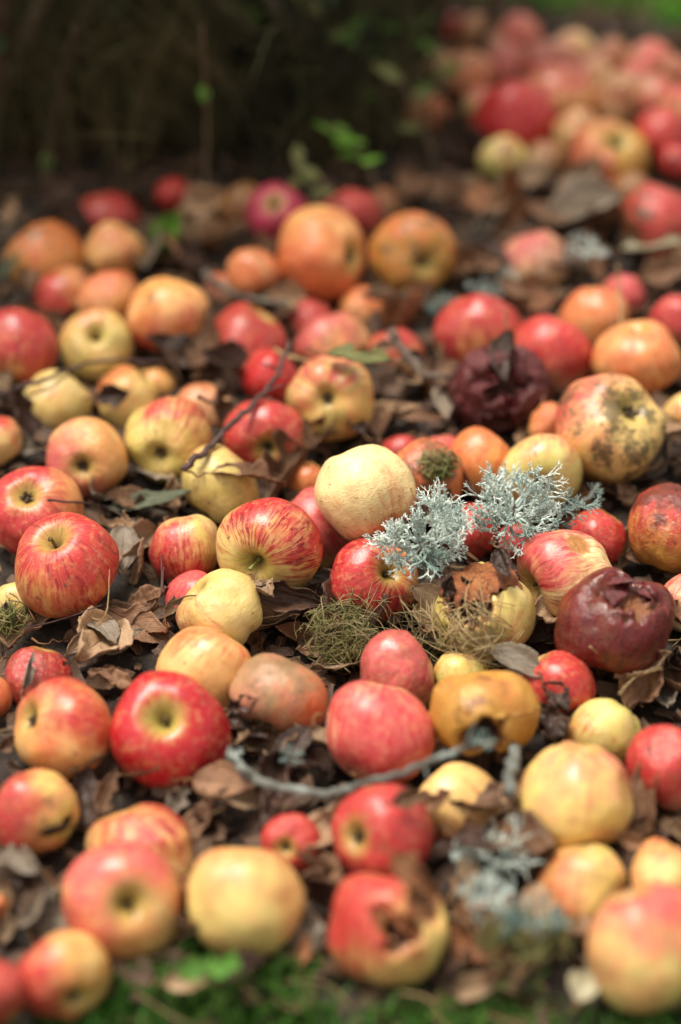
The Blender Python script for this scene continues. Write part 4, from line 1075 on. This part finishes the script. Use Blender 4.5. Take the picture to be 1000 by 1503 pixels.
# --- the uncountable litter: crumbs of leaf, bits of stalk
M_CRUMB = leaf_mat('leaf_crumbs', (.048, .025, .015), (.105, .058, .032), (.24, .15, .09), spotamt=.7, trans=.05)
mb = MB(); R = random.Random(5)
for i in range(9500):
    x = R.uniform(-.62, .75); y = R.uniform(-.62, 1.25)
    if x < 0 and y > .62 and R.random() < .6: continue
    if y < -.475 and R.random() < .75: continue
    L = R.uniform(.006, .022) if R.random() < .8 else R.uniform(.02, .034)
    W = L * R.uniform(.3, .9)
    c = Vector((x, y, ground_h(x, y) + R.uniform(.0, .010)))
    zq = Vector((R.uniform(-.7, .7), R.uniform(-.7, .7), 1)).normalized()
    q = zq.to_track_quat('Z', 'Y') @ Quaternion((0, 0, 1), R.uniform(0, 6.28))
    k1 = R.uniform(-.5, .5); k2 = R.uniform(-.4, .6)
    V = []; U = []
    for a_ in range(4):
        for b_ in range(3):
            u = a_ / 3 - .5; v = b_ / 2 - .5
            s = (1 - abs(u) * R.uniform(.2, 1.1))
            V.append(c + q @ Vector((L * u, W * v * s, L * (k1 * u * u * 2 + k2 * v * v * 2) + R.uniform(-.0006, .0006))))
            U.append((u + .5, v * 1.5, (i * 7) % 97))
    F = [(a_ * 3 + b_, a_ * 3 + b_ + 1, (a_ + 1) * 3 + b_ + 1, (a_ + 1) * 3 + b_) for a_ in range(3) for b_ in range(2)]
    mb.add(V, F, U)
lit = mb.link('leaf_litter', M_CRUMB)
# colour variety comes from the third coordinate fed into the noise
tag(lit, 'brown crumbled leaf litter covering the soil between the apples', 'leaf litter', kind='stuff')

# ------------------------------------------------------------------ twigs and branches
M_BARK = simple_mat('bark', (.085, .06, .045), (.15, .115, .09), 90, .8, c3=(.22, .24, .19), bump=.8, bdist=.001)
M_BARKL = simple_mat('lichened_bark', (.16, .17, .15), (.09, .085, .07), 70, .85, c3=(.33, .38, .34), bump=.9, bdist=.0015)
M_BARKD = simple_mat('dark_bark', (.055, .032, .03), (.10, .06, .052), 80, .7, bump=.8, bdist=.001)
M_STRAW = simple_mat('straw', (.42, .31, .15), (.30, .20, .09), 60, .6)
M_DRYG = simple_mat('dry_grass', (.36, .29, .15), (.17, .14, .065), 40, .6)
M_LICH = simple_mat('lichen', (.46, .55, .50), (.70, .77, .70), 60, .85, c3=(.22, .31, .27), bump=.5, bdist=.001, spec=.15)
M_LICHD = simple_mat('dark_lichen', (.16, .23, .21), (.30, .38, .34), 60, .85, c3=(.07, .11, .10), bump=.5, bdist=.001, spec=.15)
M_MOSS = simple_mat('moss', (.10, .11, .03), (.24, .20, .08), 60, .8)


def spline(P, n):
    out = []; m = len(P) - 1
    for i in range(n + 1):
        s = i / n * m; j = min(int(s), m - 1); t = s - j
        p0, p1, p2, p3 = P[max(j - 1, 0)], P[j], P[j + 1], P[min(j + 2, m)]
        out.append(0.5 * ((2 * p1) + (p2 - p0) * t + (2 * p0 - 5 * p1 + 4 * p2 - p3) * t * t + (3 * p1 - p0 - 3 * p2 + p3) * t ** 3))
    return out


def twig_path(pts, up=.004):
    P = []
    for (px, py, *h) in pts:
        p, n, ob = cast(px, py)
        P.append(p + n * .002 + Vector((0, 0, (h[0] if h else up))))
    return P


def twig(pts, rpx, mat, label, name='twig', rend=.5, n=28, knob=.25, depths=None, hz=None, cat='twig', side=()):
    P = twig_path(pts) if hz is None else [at_height(q[0], q[1], h) for q, h in zip(pts, hz)]
    if hz is not None: depths = None
    if depths:                       # keep the run of depths even so a twig does not fall into the gaps
        zs = [px_of(p)[2] for p in P]
        z0, z1 = (min(zs[0], zs[-1] + 9), zs[-1])
        zz = [min(zs[i], (zs[max(i - 1, 0)] + zs[min(i + 1, len(zs) - 1)]) / 2) for i in range(len(zs))]
        P = [CAM + pdir(*pts[i][:2]) * zz[i] for i in range(len(P))]
    z = px_of(P[0])[2]; r = .82 * rpx * z / FPX
    path = spline(P, n); R_ = random.Random(int(pts[0][0]))
    rad = []
    for i in range(n + 1):
        s = i / n
        path[i] += Vector((R_.uniform(-1, 1), R_.uniform(-1, 1), R_.uniform(-1, 1))) * r * .45
        rad.append(r * (1 - (1 - rend) * s) * (1 + knob * noise.noise(Vector((i * .7, r * 999, 0)))))
    V, F = tube(path, rad, 9)
    o = link(name, V, F, mat)
    tag(o, label, cat)
    for (frac, ang, lenpx) in side:
        i = int(frac * n); b = path[i]; d = cam_vec(cos(radians(ang)), sin(radians(ang)), .5)
        LL = lenpx * z / FPX
        pp = [b, b + d * LL * .5 + Vector((0, 0, LL * .06)), b + d * LL]
        V, F = tube(spline(pp, 8), [rad[i] * (.7 - .4 * k / 8) for k in range(9)], 7)
        link('side_shoot', V, F, mat, o)
    return o


twig([(338, 1108, .02), (372, 1140, .02), (430, 1160, .022), (490, 1163, .020), (545, 1148, .006), (610, 1128, .006), (668, 1104, .012), (706, 1086, .012)], 9.5,
     M_BARKL, 'grey lichened branch lying across the heap below big pink flecked apple', 'branch', rend=.6, n=44, hz=(.034, .036, .036, .042, .052, .060, .066, .070), cat='branch', side=((.93, 70, 46), (.75, -80, 26), (.15, 150, 34)))
twig([(268, 690, .01), (300, 662, .012), (345, 618, .016), (392, 572, .016), (412, 540, .016), (425, 500, .016)], 6.5, M_BARKD, 'thin dark fallen branch rising between red flecked yellow and nibbled crimson apples', 'branch', rend=.55, n=36, hz=(.050, .056, .052, .055, .060, .068), cat='branch', side=((.6, 20, 40), (.8, 160, 30)))
twig([(756, 1120, .02), (752, 1150, .02), (748, 1190, .018)], 11, M_BARKL, 'pale broken stub of branch beside large lobed yellow apple', rend=.9, n=14)
twig([(775, 765, .012), (812, 752, .015), (850, 742, .018), (880, 712, .02)], 6.5, M_BARKL, 'dark twig with lichen lying behind squeezed red apple', n=20, depths=True, side=((.6, 30, 34), (.3, 200, 30)))
twig([(70, 742, .004), (110, 744, .004), (150, 752, .006), (196, 782, .01)], 2.4, M_BARKD, 'thin twig resting over large pinkish red apple', n=20)
twig([(290, 600, .01), (320, 628, .02), (345, 600, .01)], 4, M_BARK, 'short grey stick behind red flecked yellow apple', n=16)
twig([(405, 515, .01), (450, 530, .012), (520, 545, .012)], 3.5, M_STRAW, 'yellowish stalk lying before wide orange pink apple', n=18, depths=True)
twig([(0, 578, .015), (60, 560, .015), (140, 530, .015), (240, 532, .014)], 5, M_BARKD, 'dark stick running behind the clear yellow apple', n=20, depths=True)
twig([(300, 400, .02), (350, 435, .02), (420, 445, .02)], 8, M_BARK, 'grey brown stick behind strong red apple', n=18, depths=True)
twig([(660, 672, .004), (690, 712, .004), (700, 740, .004)], 3.0, M_BARKD, 'red brown shoot bending over the mossy brown apple', n=16)
twig([(575, 490, .02), (620, 545, .02), (660, 552, .02)], 9, M_BARK, 'thick grey stick beside olive green leaf', n=18, depths=True)
twig([(246, 868, .02), (238, 905, .018), (240, 855, .03)], 1.6, M_BARKD, 'tiny upright dark twig beside the lobed yellow apple', n=12)
twig([(105, 905, .012), (150, 935, .014), (165, 890, .03)], 1.4, M_STRAW, 'fine straw stalk standing over long crumpled leaf', n=14)
twig([(40, 960, .02), (95, 942, .02), (150, 925, .02)], 2.0, M_BARKD, 'thin reddish twig below the large wavy tan leaf', n=14)
twig([(90, 850+155, .02), (125, 985, .02), (160, 965, .02)], 2.0, M_BARKD, 'thin twig over the buried red apple', n=14)
twig([(860, 985, .02), (900, 1010, .02), (935, 1000, .02)], 1.6, M_STRAW, 'straw stalk over the wet dark mulch', n=14)
twig([(905, 1055, .02), (930, 1030, .02), (965, 1018, .02)], 1.8, M_STRAW, 'pale stalk beside the small pale green apple', n=14)
twig([(900, 440, .03), (905, 470, .02), (915, 520, .0)], 3, M_STRAW, 'pale straw hanging before orange apple with crimson flank', n=14)

# fine stalks and needles strewn about: uncountable debris
mb = MB(); R = random.Random(9)
for i in range(1100):
    x = R.uniform(-.6, .7); y = R.uniform(-.58, 1.0)
    c = Vector((x, y, ground_h(x, y) + R.uniform(.004, .018)))
    an = R.uniform(0, 6.28); L = R.uniform(.012, .05); d = Vector((cos(an), sin(an), R.uniform(-.25, .35)))
    b = Vector((R.uniform(-1, 1), R.uniform(-1, 1), R.uniform(-.3, 1))) * L * .25
    path = [c - d * L * .5, c + b * .8, c + d * L * .5]
    V, F = tube(spline(path, 5), [R.uniform(.0004, .0009)] * 6, 4)
    mb.add(V, F)
o = mb.link('stalk_debris', simple_mat('stalks', (.12, .065, .03), (.26, .17, .08), 8, .7))
tag(o, 'fine stalks and needles strewn through the leaf litter', 'debris', kind='stuff')


# ------------------------------------------------------------------ lichen tufts
def lichen(px, py, wpx, hpx, mat, label, seed=1, mains=16, levels=5, up=.012, hz=None, facing=(0, .5, .85), pt=None, spread=1.0, dens=1.0):
    p, n, ob = cast(px, py)
    if hz is not None: p = at_height(px, py, hz)
    z = px_of(p)[2]; S = wpx * z / FPX * .5
    if hz is None: p = p - pdir(px, py) * (S * .25 + up * .5)
    R_ = random.Random(seed); mb = MB()
    nn = cam_vec(*facing); X = cam_vec(1, 0, 0); Y = nn.cross(X).normalized(); X = Y.cross(nn)
    hr = hpx / wpx
    def grow(b, d, L, r, lev, pl):
        # one flattened, forking strap
        steps = 3; path = [b]; q = b
        for s in range(steps):
            d = (d + Vector((R_.uniform(-1, 1), R_.uniform(-1, 1), R_.uniform(-1, 1))) * .32 + nn * .05).normalized()
            q = q + d * L / steps; path.append(q)
        rad = [r * (1 - .25 * k / steps) * (1.15 if k == steps else 1) for k in range(steps + 1)]
        if lev == 0: rad[-1] = r * .35; rad[-2] = r * .75
        V, F = tube(path, rad, 5, .30, pl, caps=True); mb.add(V, F)
        if lev == 0: return
        k = 2 if R_.random() < .8 else 3
        ax = pl
        for c in range(k):
            a_ = (R_.uniform(.30, .75)) * (1 if c % 2 == 0 else -1) * spread + (R_.uniform(-.2, .2))
            nd = Quaternion(ax, a_) @ d
            grow(q, nd, L * R_.uniform(.66, .92), r * .82, lev - 1, (pl + Vector((R_.uniform(-1, 1), R_.uniform(-1, 1), R_.uniform(-1, 1))) * .35).normalized())
    for m in range(mains):
        an = 2 * pi * (m + R_.uniform(-.3, .3)) / mains
        d = (X * cos(an) + Y * sin(an) * hr + nn * R_.uniform(.0, .5)).normalized()
        b = (X * cos(an) + Y * sin(an) * hr) * S * R_.uniform(0, .28)
        sc = abs(cos(an)) + abs(sin(an)) * hr
        grow(b, d, S * .235 * R_.uniform(.6, 1.25) * (.5 + .5 * sc)  , S * .042, levels - 1 if R_.random() < .8 else levels - 2, (nn + Vector((R_.uniform(-1, 1), R_.uniform(-1, 1), R_.uniform(-1, 1))) * .5).normalized())
    o = mb.link('lichen_tuft', mat); o.location = p
    tag(o, label, 'lichen')
    return o


lichen(620, 797, 150, 108, M_LICH, 'frosty grey branching lichen tuft over red apple under the cream apple', 33, 26, 7, hz=.062)
lichen(752, 752, 150, 110, M_LICH, 'frosty grey lichen tuft in front of pale yellow apple', 4, 24, 7, hz=.055)
lichen(740, 705, 70, 60, M_LICH, 'small upright spray of grey lichen between orange red and pale yellow apples', 14, 9, 5, hz=.055)
lichen(680, 772, 80, 44, M_LICH, 'low grey lichen spray joining the two frosty tufts', 15, 9, 5, hz=.052)
lichen(825, 748, 100, 50, M_LICHD, 'dark teal lichen wrapped on the twig behind squeezed red apple', 5, 14, 5, hz=.05)
lichen(872, 722, 40, 40, M_LICHD, 'small teal lichen tuft at tip of the lichened twig', 16, 8, 4, hz=.05)
lichen(726, 1262, 130, 90, M_LICH, 'blurred pale lichen tuft below broad brown leaf', 6, 18, 5, up=.016)
lichen(715, 1318, 90, 70, M_LICH, 'blurred pale lichen hanging below the larger blurred tuft', 7, 14, 5, up=.014)
lichen(785, 1355, 120, 70, M_LICHD, 'blurred teal lichen patch above the grass near oak leaf', 8, 16, 5, up=.014)
lichen(865, 368, 70, 56, M_LICH, 'distant pale lichen tuft beside pale pink and yellow apple', 9, 12, 4, up=.03)
lichen(722, 420, 76, 40, M_LICH, 'distant pale lichen tuft behind red orange apple', 10, 12, 4, up=.014)
lichen(632, 448, 100, 60, M_LICHD, 'distant dark teal lichen patch left of red orange apple', 11, 14, 4, up=.010)
lichen(345, 1106, 36, 36, M_LICH, 'tiny lichen tuft on the end of the lichened branch', 12, 8, 4, up=.006)
lichen(705, 1088, 50, 40, M_LICHD, 'dark lichen clot at the knot of the lichened branch', 13, 9, 4, up=.006)
lichen(425, 1110, 50, 50, M_LICHD, 'greenish lichen seen through the torn tan leaf', 17, 9, 4, up=.004)


# ------------------------------------------------------------------ moss and dry grass tangles
def tangle(px, py, wpx, hpx, n, mat, label, name, seed, rad=.0005, Lr=(.015, .05), up=.004, wrap=False, cat='moss', kind=None):
    R_ = random.Random(seed); mb = MB()
    for i in range(n):
        a_ = R_.uniform(0, 6.28); q = sqrt(R_.random())
        x = px + cos(a_) * q * wpx / 2; y = py + sin(a_) * q * hpx / 2
        p, nn, ob = cast(x, y)
        if not wrap and ob is not None and 'apple' in ob.name: continue
        L = R_.uniform(*Lr)
        d = (nn.orthogonal().normalized()); d = Quaternion(nn, R_.uniform(0, 6.28)) @ d
        h = R_.uniform(.001, up)
        d = (d + nn * R_.uniform(-.1, .5)).normalized()
        bend = nn * (R_.uniform(.0, .3) * L) + nn.cross(d) * R_.uniform(-.4, .4) * L
        path = [p + nn * h - d * L / 2 - nn * L * .1, p + nn * h + bend * .7, p + nn * h + d * L / 2]
        V, F = tube(spline(path, 6), [rad * k for k in (.8, 1, 1, 1, .9, .7, .3)], 4)
        mb.add(V, F)
    o = mb.link(name, mat); tag(o, label, cat, kind=kind); return o


tangle(505, 930, 80, 90, 800, M_MOSS, 'shaggy clump of green and straw moss left of round pinkish red apple', 'moss_clump', 1, rad=.0003, Lr=(.006, .018), up=.018)
tangle(560, 922, 150, 84, 240, M_DRYG, 'loose tangle of dry grass under the red apple under lichen', 'dry_grass_tuft', 2, rad=.00032, up=.016, cat='dry grass')
tangle(640, 685, 44, 36, 160, M_MOSS, 'small green moss cushion on the mossy brown apple', 'moss_clump', 3, wrap=True, Lr=(.006, .014), up=.008)
tangle(686, 925, 80, 70, 60, M_STRAW, 'pale straw and grass clinging to the half rotten capped apple', 'dry_grass_tuft', 4, wrap=True, rad=.0004, up=.006, cat='dry grass')
tangle(690, 925, 90, 70, 46, M_DRYG, 'greenish dry grass wrapped on the half rotten capped apple', 'dry_grass_tuft', 6, wrap=True, rad=.00035, up=.008, cat='dry grass')
tangle(640, 960, 60, 60, 90, M_MOSS, 'green moss wisps between pinkish red and small dull green apples', 'moss_clump', 7, Lr=(.008, .025), up=.012)
tangle(780, 1380, 130, 60, 260, M_MOSS, 'blurred green moss under the teal lichen patch', 'moss_clump', 8, Lr=(.008, .02), up=.010)
tangle(15, 905, 40, 40, 90, M_MOSS, 'moss tuft at the edge below the pale green apple', 'moss_clump', 10, Lr=(.008, .02), up=.010)


# ------------------------------------------------------------------ grass
def grass_mat(name, c1, c2):
    m = simple_mat(name, c1, c2, 9, .5, spec=.3, bump=0)
    return m


M_GRASS = grass_mat('grass_blades', (.030, .10, .008), (.065, .15, .02))


def blades(test, n, x0, x1, y0, y1, hh, seed, name, label, mat=None):
    R_ = random.Random(seed); mb = MB(); c = 0
    while c < n:
        x = R_.uniform(x0, x1); y = R_.uniform(y0, y1)
        if not test(x, y, R_): c += .2; continue
        c += 1
        z = ground_h(x, y) if abs(x) < 3 else 0
        H = R_.uniform(*hh); w = R_.uniform(.0010, .0022)
        an = R_.uniform(0, 6.28); s = Vector((cos(an), sin(an), 0)); b = Vector((R_.uniform(-1, 1), R_.uniform(-1, 1), 0)) * H * .7
        p = Vector((x, y, z))
        V = []
        for i in range(4):
            t = i / 3; cpt = p + Vector((0, 0, H * t * (1 - .25 * t))) + b * t * t
            V += [cpt - s * w * (1 - t * .92), cpt + s * w * (1 - t * .92)]
        mb.add(V, [(0, 1, 3, 2), (2, 3, 5, 4), (4, 5, 7, 6)])
    o = mb.link(name, mat or M_GRASS); tag(o, label, 'grass', kind='stuff'); return o


gA = at_height(660, 0); gB = at_height(1000, 52)
slope = (gB.y - gA.y) / (gB.x - gA.x)
blades(lambda x, y, r: y > gA.y + .015 + slope * (x - gA.x) + .02 * noise.noise(Vector((x * 9, y * 9, 0))), 26000, .10, 1.1, .76, 1.7, (.012, .035), 1, 'grass', 'green lawn beyond the far end of the heap', grass_mat('lawn_blades', (.09, .33, .012), (.15, .42, .03)))
gl = at_height(150, 1430)
def front(x, y, r):
    px, py, z = px_of(Vector((x, y, 0)))
    edge = 1422 + 18 * sin(px / 60) + (60 if px > 470 else 0) + (50 if px < 140 else 0) + 55 * noise.noise(Vector((x * 14, y * 14, 3)))
    return py > edge + r.gauss(0, 26)
blades(front, 26000, -.34, .42, -.78, -.42, (.008, .026), 2, 'grass', 'green grass along the near edge of the heap')


def sprig(px, py, rpx, n, label, seed, col='mid', h=.03):
    """a small seedling: a stalk and round leaves"""
    p = at_height(px, py, h); base = Vector((p.x, p.y, 0)); z = px_of(p)[2]; L = rpx * z / FPX
    o = empty('seedling', base); tag(o, label, 'seedling')
    V, F = tube([Vector((0, 0, 0)), Vector((.002, 0, h * .5)), Vector((0, 0, h))], [.001, .0009, .0008], 6)
    link('stalk', V, F, LM['mid'], o)
    for i in range(n):
        an = pi * (i / max(1, n - 1)) + .1 if n > 1 else 1.2
        V, F, U = leaf_geom(seed + i, L, L * .8, .15, .3, .1, .05)
        lf = link('leaf', V, F, LM[col], o, uvs=U)
        lf.location = (0, 0, h - .001)
        M = basis(cam_vec(0, .5, .9), degrees(an)); lf.rotation_euler = M.to_euler()


from math import degrees
sprig(302, 1420, 48, 2, 'pair of small round green leaves in the near grass', 3, 'mid', .035)
sprig(332, 1428, 40, 1, 'single green seedling leaf below large clean yellow apple', 8, 'mid', .03)

# ------------------------------------------------------------------ the shrub and its undergrowth, top left
M_STRAWB = M_STRAW
M_TWIGD = simple_mat('shrub_bark', (.045, .028, .018), (.09, .06, .035), 60, .85)
M_TWIGL = simple_mat('pale_shrub_bark', (.22, .16, .10), (.15, .11, .07), 60, .8)
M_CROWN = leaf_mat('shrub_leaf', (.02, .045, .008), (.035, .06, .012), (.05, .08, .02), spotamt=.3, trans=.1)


def shrub(cx, cy, nst, H, spread, seed, label, shade_crown=(0, 0, .75, .55, .55, .35), nleaf=2600, low=40):
    R_ = random.Random(seed)
    o = empty('shrub', (cx, cy, 0)); tag(o, label, 'shrub')
    tips = []
    for i in range(nst):
        an = R_.uniform(0, 6.28); b = Vector((cos(an), sin(an), 0)) * R_.uniform(.01, .16)
        lean = Vector((cos(an) * R_.uniform(.1, spread), sin(an) * R_.uniform(.1, spread), 0))
        hh = H * R_.uniform(.6, 1.0)
        pts = [b, b + lean * .25 + Vector((R_.uniform(-.02, .02), R_.uniform(-.02, .02), hh * .35)), b + lean * .6 + Vector((R_.uniform(-.03, .03), 0, hh * .7)), b + lean + Vector((0, 0, hh))]
        r0 = R_.uniform(.003, .008)
        path = spline(pts, 18)
        V, F = tube(path, [r0 * (1 - .7 * k / 18) for k in range(19)], 7)
        br = link('branch', V, F, M_TWIGD if R_.random() < .75 else M_TWIGL, o)
        tips += path[5:]
        for q in range(4):
            s = R_.choice(path[3:15]); d = Vector((R_.uniform(-1, 1), R_.uniform(-1, 1), R_.uniform(-.3, .8))).normalized() * R_.uniform(.05, .16)
            V, F = tube(spline([s, s + d * .5 + Vector((0, 0, .01)), s + d], 6), [r0 * .35 * (1 - .1 * k) for k in range(7)], 5)
            link('twig', V, F, M_TWIGD, br)
    mb = MB(); ox, oy, oz, rx, ry, rz = shade_crown  # leaf mass above the view, added to cast shade on the background
    for i in range(nleaf):
        a_ = Vector((R_.gauss(0, .5), R_.gauss(0, .5), R_.gauss(0, .5)))
        if a_.length > 1.15: continue
        p = Vector((ox + a_.x * rx, oy + a_.y * ry, oz + a_.z * rz))
        if p.z < .28: continue
        L = R_.uniform(.03, .06)
        q = Vector((R_.uniform(-1, 1), R_.uniform(-1, 1), R_.uniform(.1, 1))).normalized().to_track_quat('Z', 'Y') @ Quaternion((0, 0, 1), R_.uniform(0, 6.28))
        w = L * .28
        V = [p + q @ Vector(v) for v in ((0, 0, 0), (L * .35, w, .004), (L * .8, w * .7, 0), (L, 0, -.004), (L * .8, -w * .7, 0), (L * .35, -w, .004), (L * .45, 0, -.003))]
        mb.add(V, [(0, 6, 1), (1, 6, 2), (2, 6, 3), (3, 6, 4), (4, 6, 5), (5, 6, 0)], [(0, 0), (.4, 1), (.8, .7), (1, 0), (.8, -.7), (.4, -1), (.5, 0)])
    for i in range(low):
        p = R_.choice(tips)
        p = p + Vector((R_.uniform(-.03, .03), R_.uniform(-.03, .03), R_.uniform(-.02, .02)))
        L = R_.uniform(.015, .035); w = L * .3
        q = Vector((R_.uniform(-1, 1), R_.uniform(-1, .2), 1)).normalized().to_track_quat('Z', 'Y') @ Quaternion((0, 0, 1), R_.uniform(0, 6.28))
        V = [p + q @ Vector(v) for v in ((0, 0, 0), (L * .35, w, .004), (L * .8, w * .7, 0), (L, 0, -.004), (L * .8, -w * .7, 0), (L * .35, -w, .004), (L * .45, 0, -.003))]
        mb.add(V, [(0, 6, 1), (1, 6, 2), (2, 6, 3), (3, 6, 4), (4, 6, 5), (5, 6, 0)], [(0, 0), (.4, 1), (.8, .7), (1, 0), (.8, -.7), (.4, -1), (.5, 0)])
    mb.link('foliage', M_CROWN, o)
    return o


shrub(-.36, .66, 26, .55, .45, 1, 'dark tangled shrub with many thin stems at upper left corner', shade_crown=(-.1, .25, .60, .62, .6, .36), nleaf=3600, low=320)
shrub(-.02, .74, 18, .5, .35, 2, 'dark shrub with sparse green sprays beside the far heap', shade_crown=(-.42, .32, .64, .26, .45, .32), nleaf=2000, low=260)  # unseen leaf mass shifted off its stems to steer the shade

# undergrowth: dead stems and grass in the shade
mb = MB(); R = random.Random(21)
for i in range(4200):
    px = R.uniform(-120, 640); py = R.uniform(-60, 300)
    if py > 235 + 45 * noise.noise(Vector((px / 70, 2, 2))) and R.random() < .93: continue
    p = at_height(px, py, 0)
    if px > 560 and R.random() < .6: continue
    H = R.uniform(.03, .20); b = Vector((R.uniform(-1, 1), R.uniform(-1, 1), 0)) * H * R.uniform(.2, 1.2)
    path = [Vector((p.x, p.y, 0)), Vector((p.x, p.y, H * .6)) + b * .3, Vector((p.x, p.y, H)) + b]
    V, F = tube(spline(path, 5), [.0012 * (1 - .15 * k) for k in range(6)], 4)
    mb.add(V, F)
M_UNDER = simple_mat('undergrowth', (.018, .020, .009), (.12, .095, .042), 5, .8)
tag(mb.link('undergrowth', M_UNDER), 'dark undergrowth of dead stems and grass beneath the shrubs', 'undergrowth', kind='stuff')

mb = MB(); R = random.Random(31)
for i in range(110):
    px = R.uniform(-60, 640); py = R.uniform(-30, 270)
    p = at_height(px, py, 0); H = R.uniform(.06, .24); an = R.uniform(-pi, pi)
    b = Vector((cos(an), sin(an) * .6, 0)) * H * R.uniform(.3, 1.3)
    path = spline([Vector((p.x, p.y, 0)), Vector((p.x, p.y, H * .6)) + b * .25, Vector((p.x, p.y, H * .95)) + b * .7, Vector((p.x, p.y, H * .8)) + b * 1.2], 9)
    V, F = tube(path, [.0019 * (1 - .09 * k) for k in range(10)], 5, .25)
    mb.add(V, F)
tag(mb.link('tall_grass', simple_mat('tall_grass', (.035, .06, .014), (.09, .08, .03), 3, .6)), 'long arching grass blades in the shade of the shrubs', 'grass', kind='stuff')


def spray(pts, leaves, label, col, mat=M_TWIGL, rpx=2.5):
    """one leafy shoot: base on the ground, given by picture position and height"""
    P = [at_height(px, py, h) for (px, py, h) in pts]
    base = P[0].copy(); o = empty('leafy_shoot', base); tag(o, label, 'shoot')
    z = px_of(P[0])[2]
    V, F = tube(spline([p - base for p in P], 18), [rpx * z / FPX * (1 - .5 * k / 18) for k in range(19)], 7)
    link('stem', V, F, mat, o)
    for i, (px, py, h, ang, Lp) in enumerate(leaves):
        p = at_height(px, py, h) - base; L = Lp * z / FPX
        V, F, U = leaf_geom(40 + i + int(px), L, L * .45, .25, .4, .1, .08)
        lf = link('leaf', V, F, LM[col], o, uvs=U); lf.location = p
        lf.rotation_euler = basis(cam_vec(.1, .7, .7), ang).to_euler()


spray([(560, 330, 0), (545, 250, .03), (512, 200, .06), (480, 186, .075)], [(515, 200, .06, 170, 62), (520, 202, .06, 215, 50), (535, 225, .05, 200, 50), (500, 205, .06, -20, 44), (530, 240, .05, 10, 36)],
      'leafy shoot with bright green leaf pair before the shrub', 'green')
spray([(470, 130, 0.0), (440, 70, .05), (400, 5, .12), (380, -60, .2)], [(390, 25, .09, 190, 60), (395, 35, .09, 160, 50)],
      'thick pale slanting stem with a blurred green leaf', 'green', mat=simple_mat('pale_bark', (.62, .52, .38), (.45, .36, .25), 40, .8), rpx=11)
spray([(520, 330, 0), (500, 300, .03), (470, 262, .05)], [(470, 262, .05, 160, 46), (490, 280, .045, 200, 44), (455, 272, .04, 120, 40)],
      'olive leafy shoot close to the back pinkish red apple', 'olive')
spray([(560, 200, 0), (556, 130, .04), (530, 70, .09)], [(530, 72, .09, 150, 50), (548, 100, .06, 20, 44), (552, 140, .04, 200, 40), (520, 50, .1, 60, 44)],
      'tall green sprig in front of the dark shrub', 'mid')
spray([(400, 330, 0), (430, 280, .03), (440, 240, .06)], [(440, 244, .055, 100, 46), (425, 275, .04, 30, 40)],
      'low olive sprig rising behind the magenta apple', 'olive')
spray([(500, 180, 0), (495, 110, .04), (470, 20, .11)], [(470, 24, .11, 140, 60), (484, 60, .08, 20, 56), (492, 100, .05, 170, 50), (498, 130, .03, 30, 44)],
      'leafy olive shoot beside the pale slanting stem', 'olive', rpx=4)
spray([(640, 250, 0), (625, 190, .04), (590, 120, .09)], [(590, 122, .09, 150, 56), (606, 150, .07, 30, 50), (622, 190, .04, 190, 46)],
      'olive shoot arching by the tan orange apple', 'olive', rpx=4)
spray([(600, 160, 0), (600, 90, .04), (590, 40, .07)], [(590, 45, .07, 20, 56), (585, 48, .07, 160, 60), (600, 70, .05, 40, 40), (570, 80, .05, 180, 40)],
      'small green spray near the far crimson apple', 'mid')
spray([(640, 200, 0), (650, 130, .05), (640, 60, .08)], [(645, 80, .07, 150, 44), (648, 110, .06, 30, 40), (640, 130, .05, 190, 40)],
      'green sprig standing at the heap edge beside the tan apples', 'mid')
spray([(300, 300, 0), (304, 180, .08), (296, 40, .2)], [(300, 150, .1, 100, 36)], 'faint brown upright stem in the shrub shade', 'mid', mat=M_TWIGL, rpx=3)
spray([(60, 330, 0), (75, 200, .08), (110, 40, .2)], [(70, 250, .05, 100, 40)], 'dim olive stem at the far corner of shade', 'mid', mat=M_TWIGD, rpx=5)
spray([(420, 180, 0.0), (400, 110, .04), (352, 20, .12)], [(352, 22, .12, 150, 40)], 'thin pale stem slanting left through the shrub shade', 'olive', mat=M_STRAW, rpx=4)
print('apples', len(A), 'leaves', len(leaf_log))
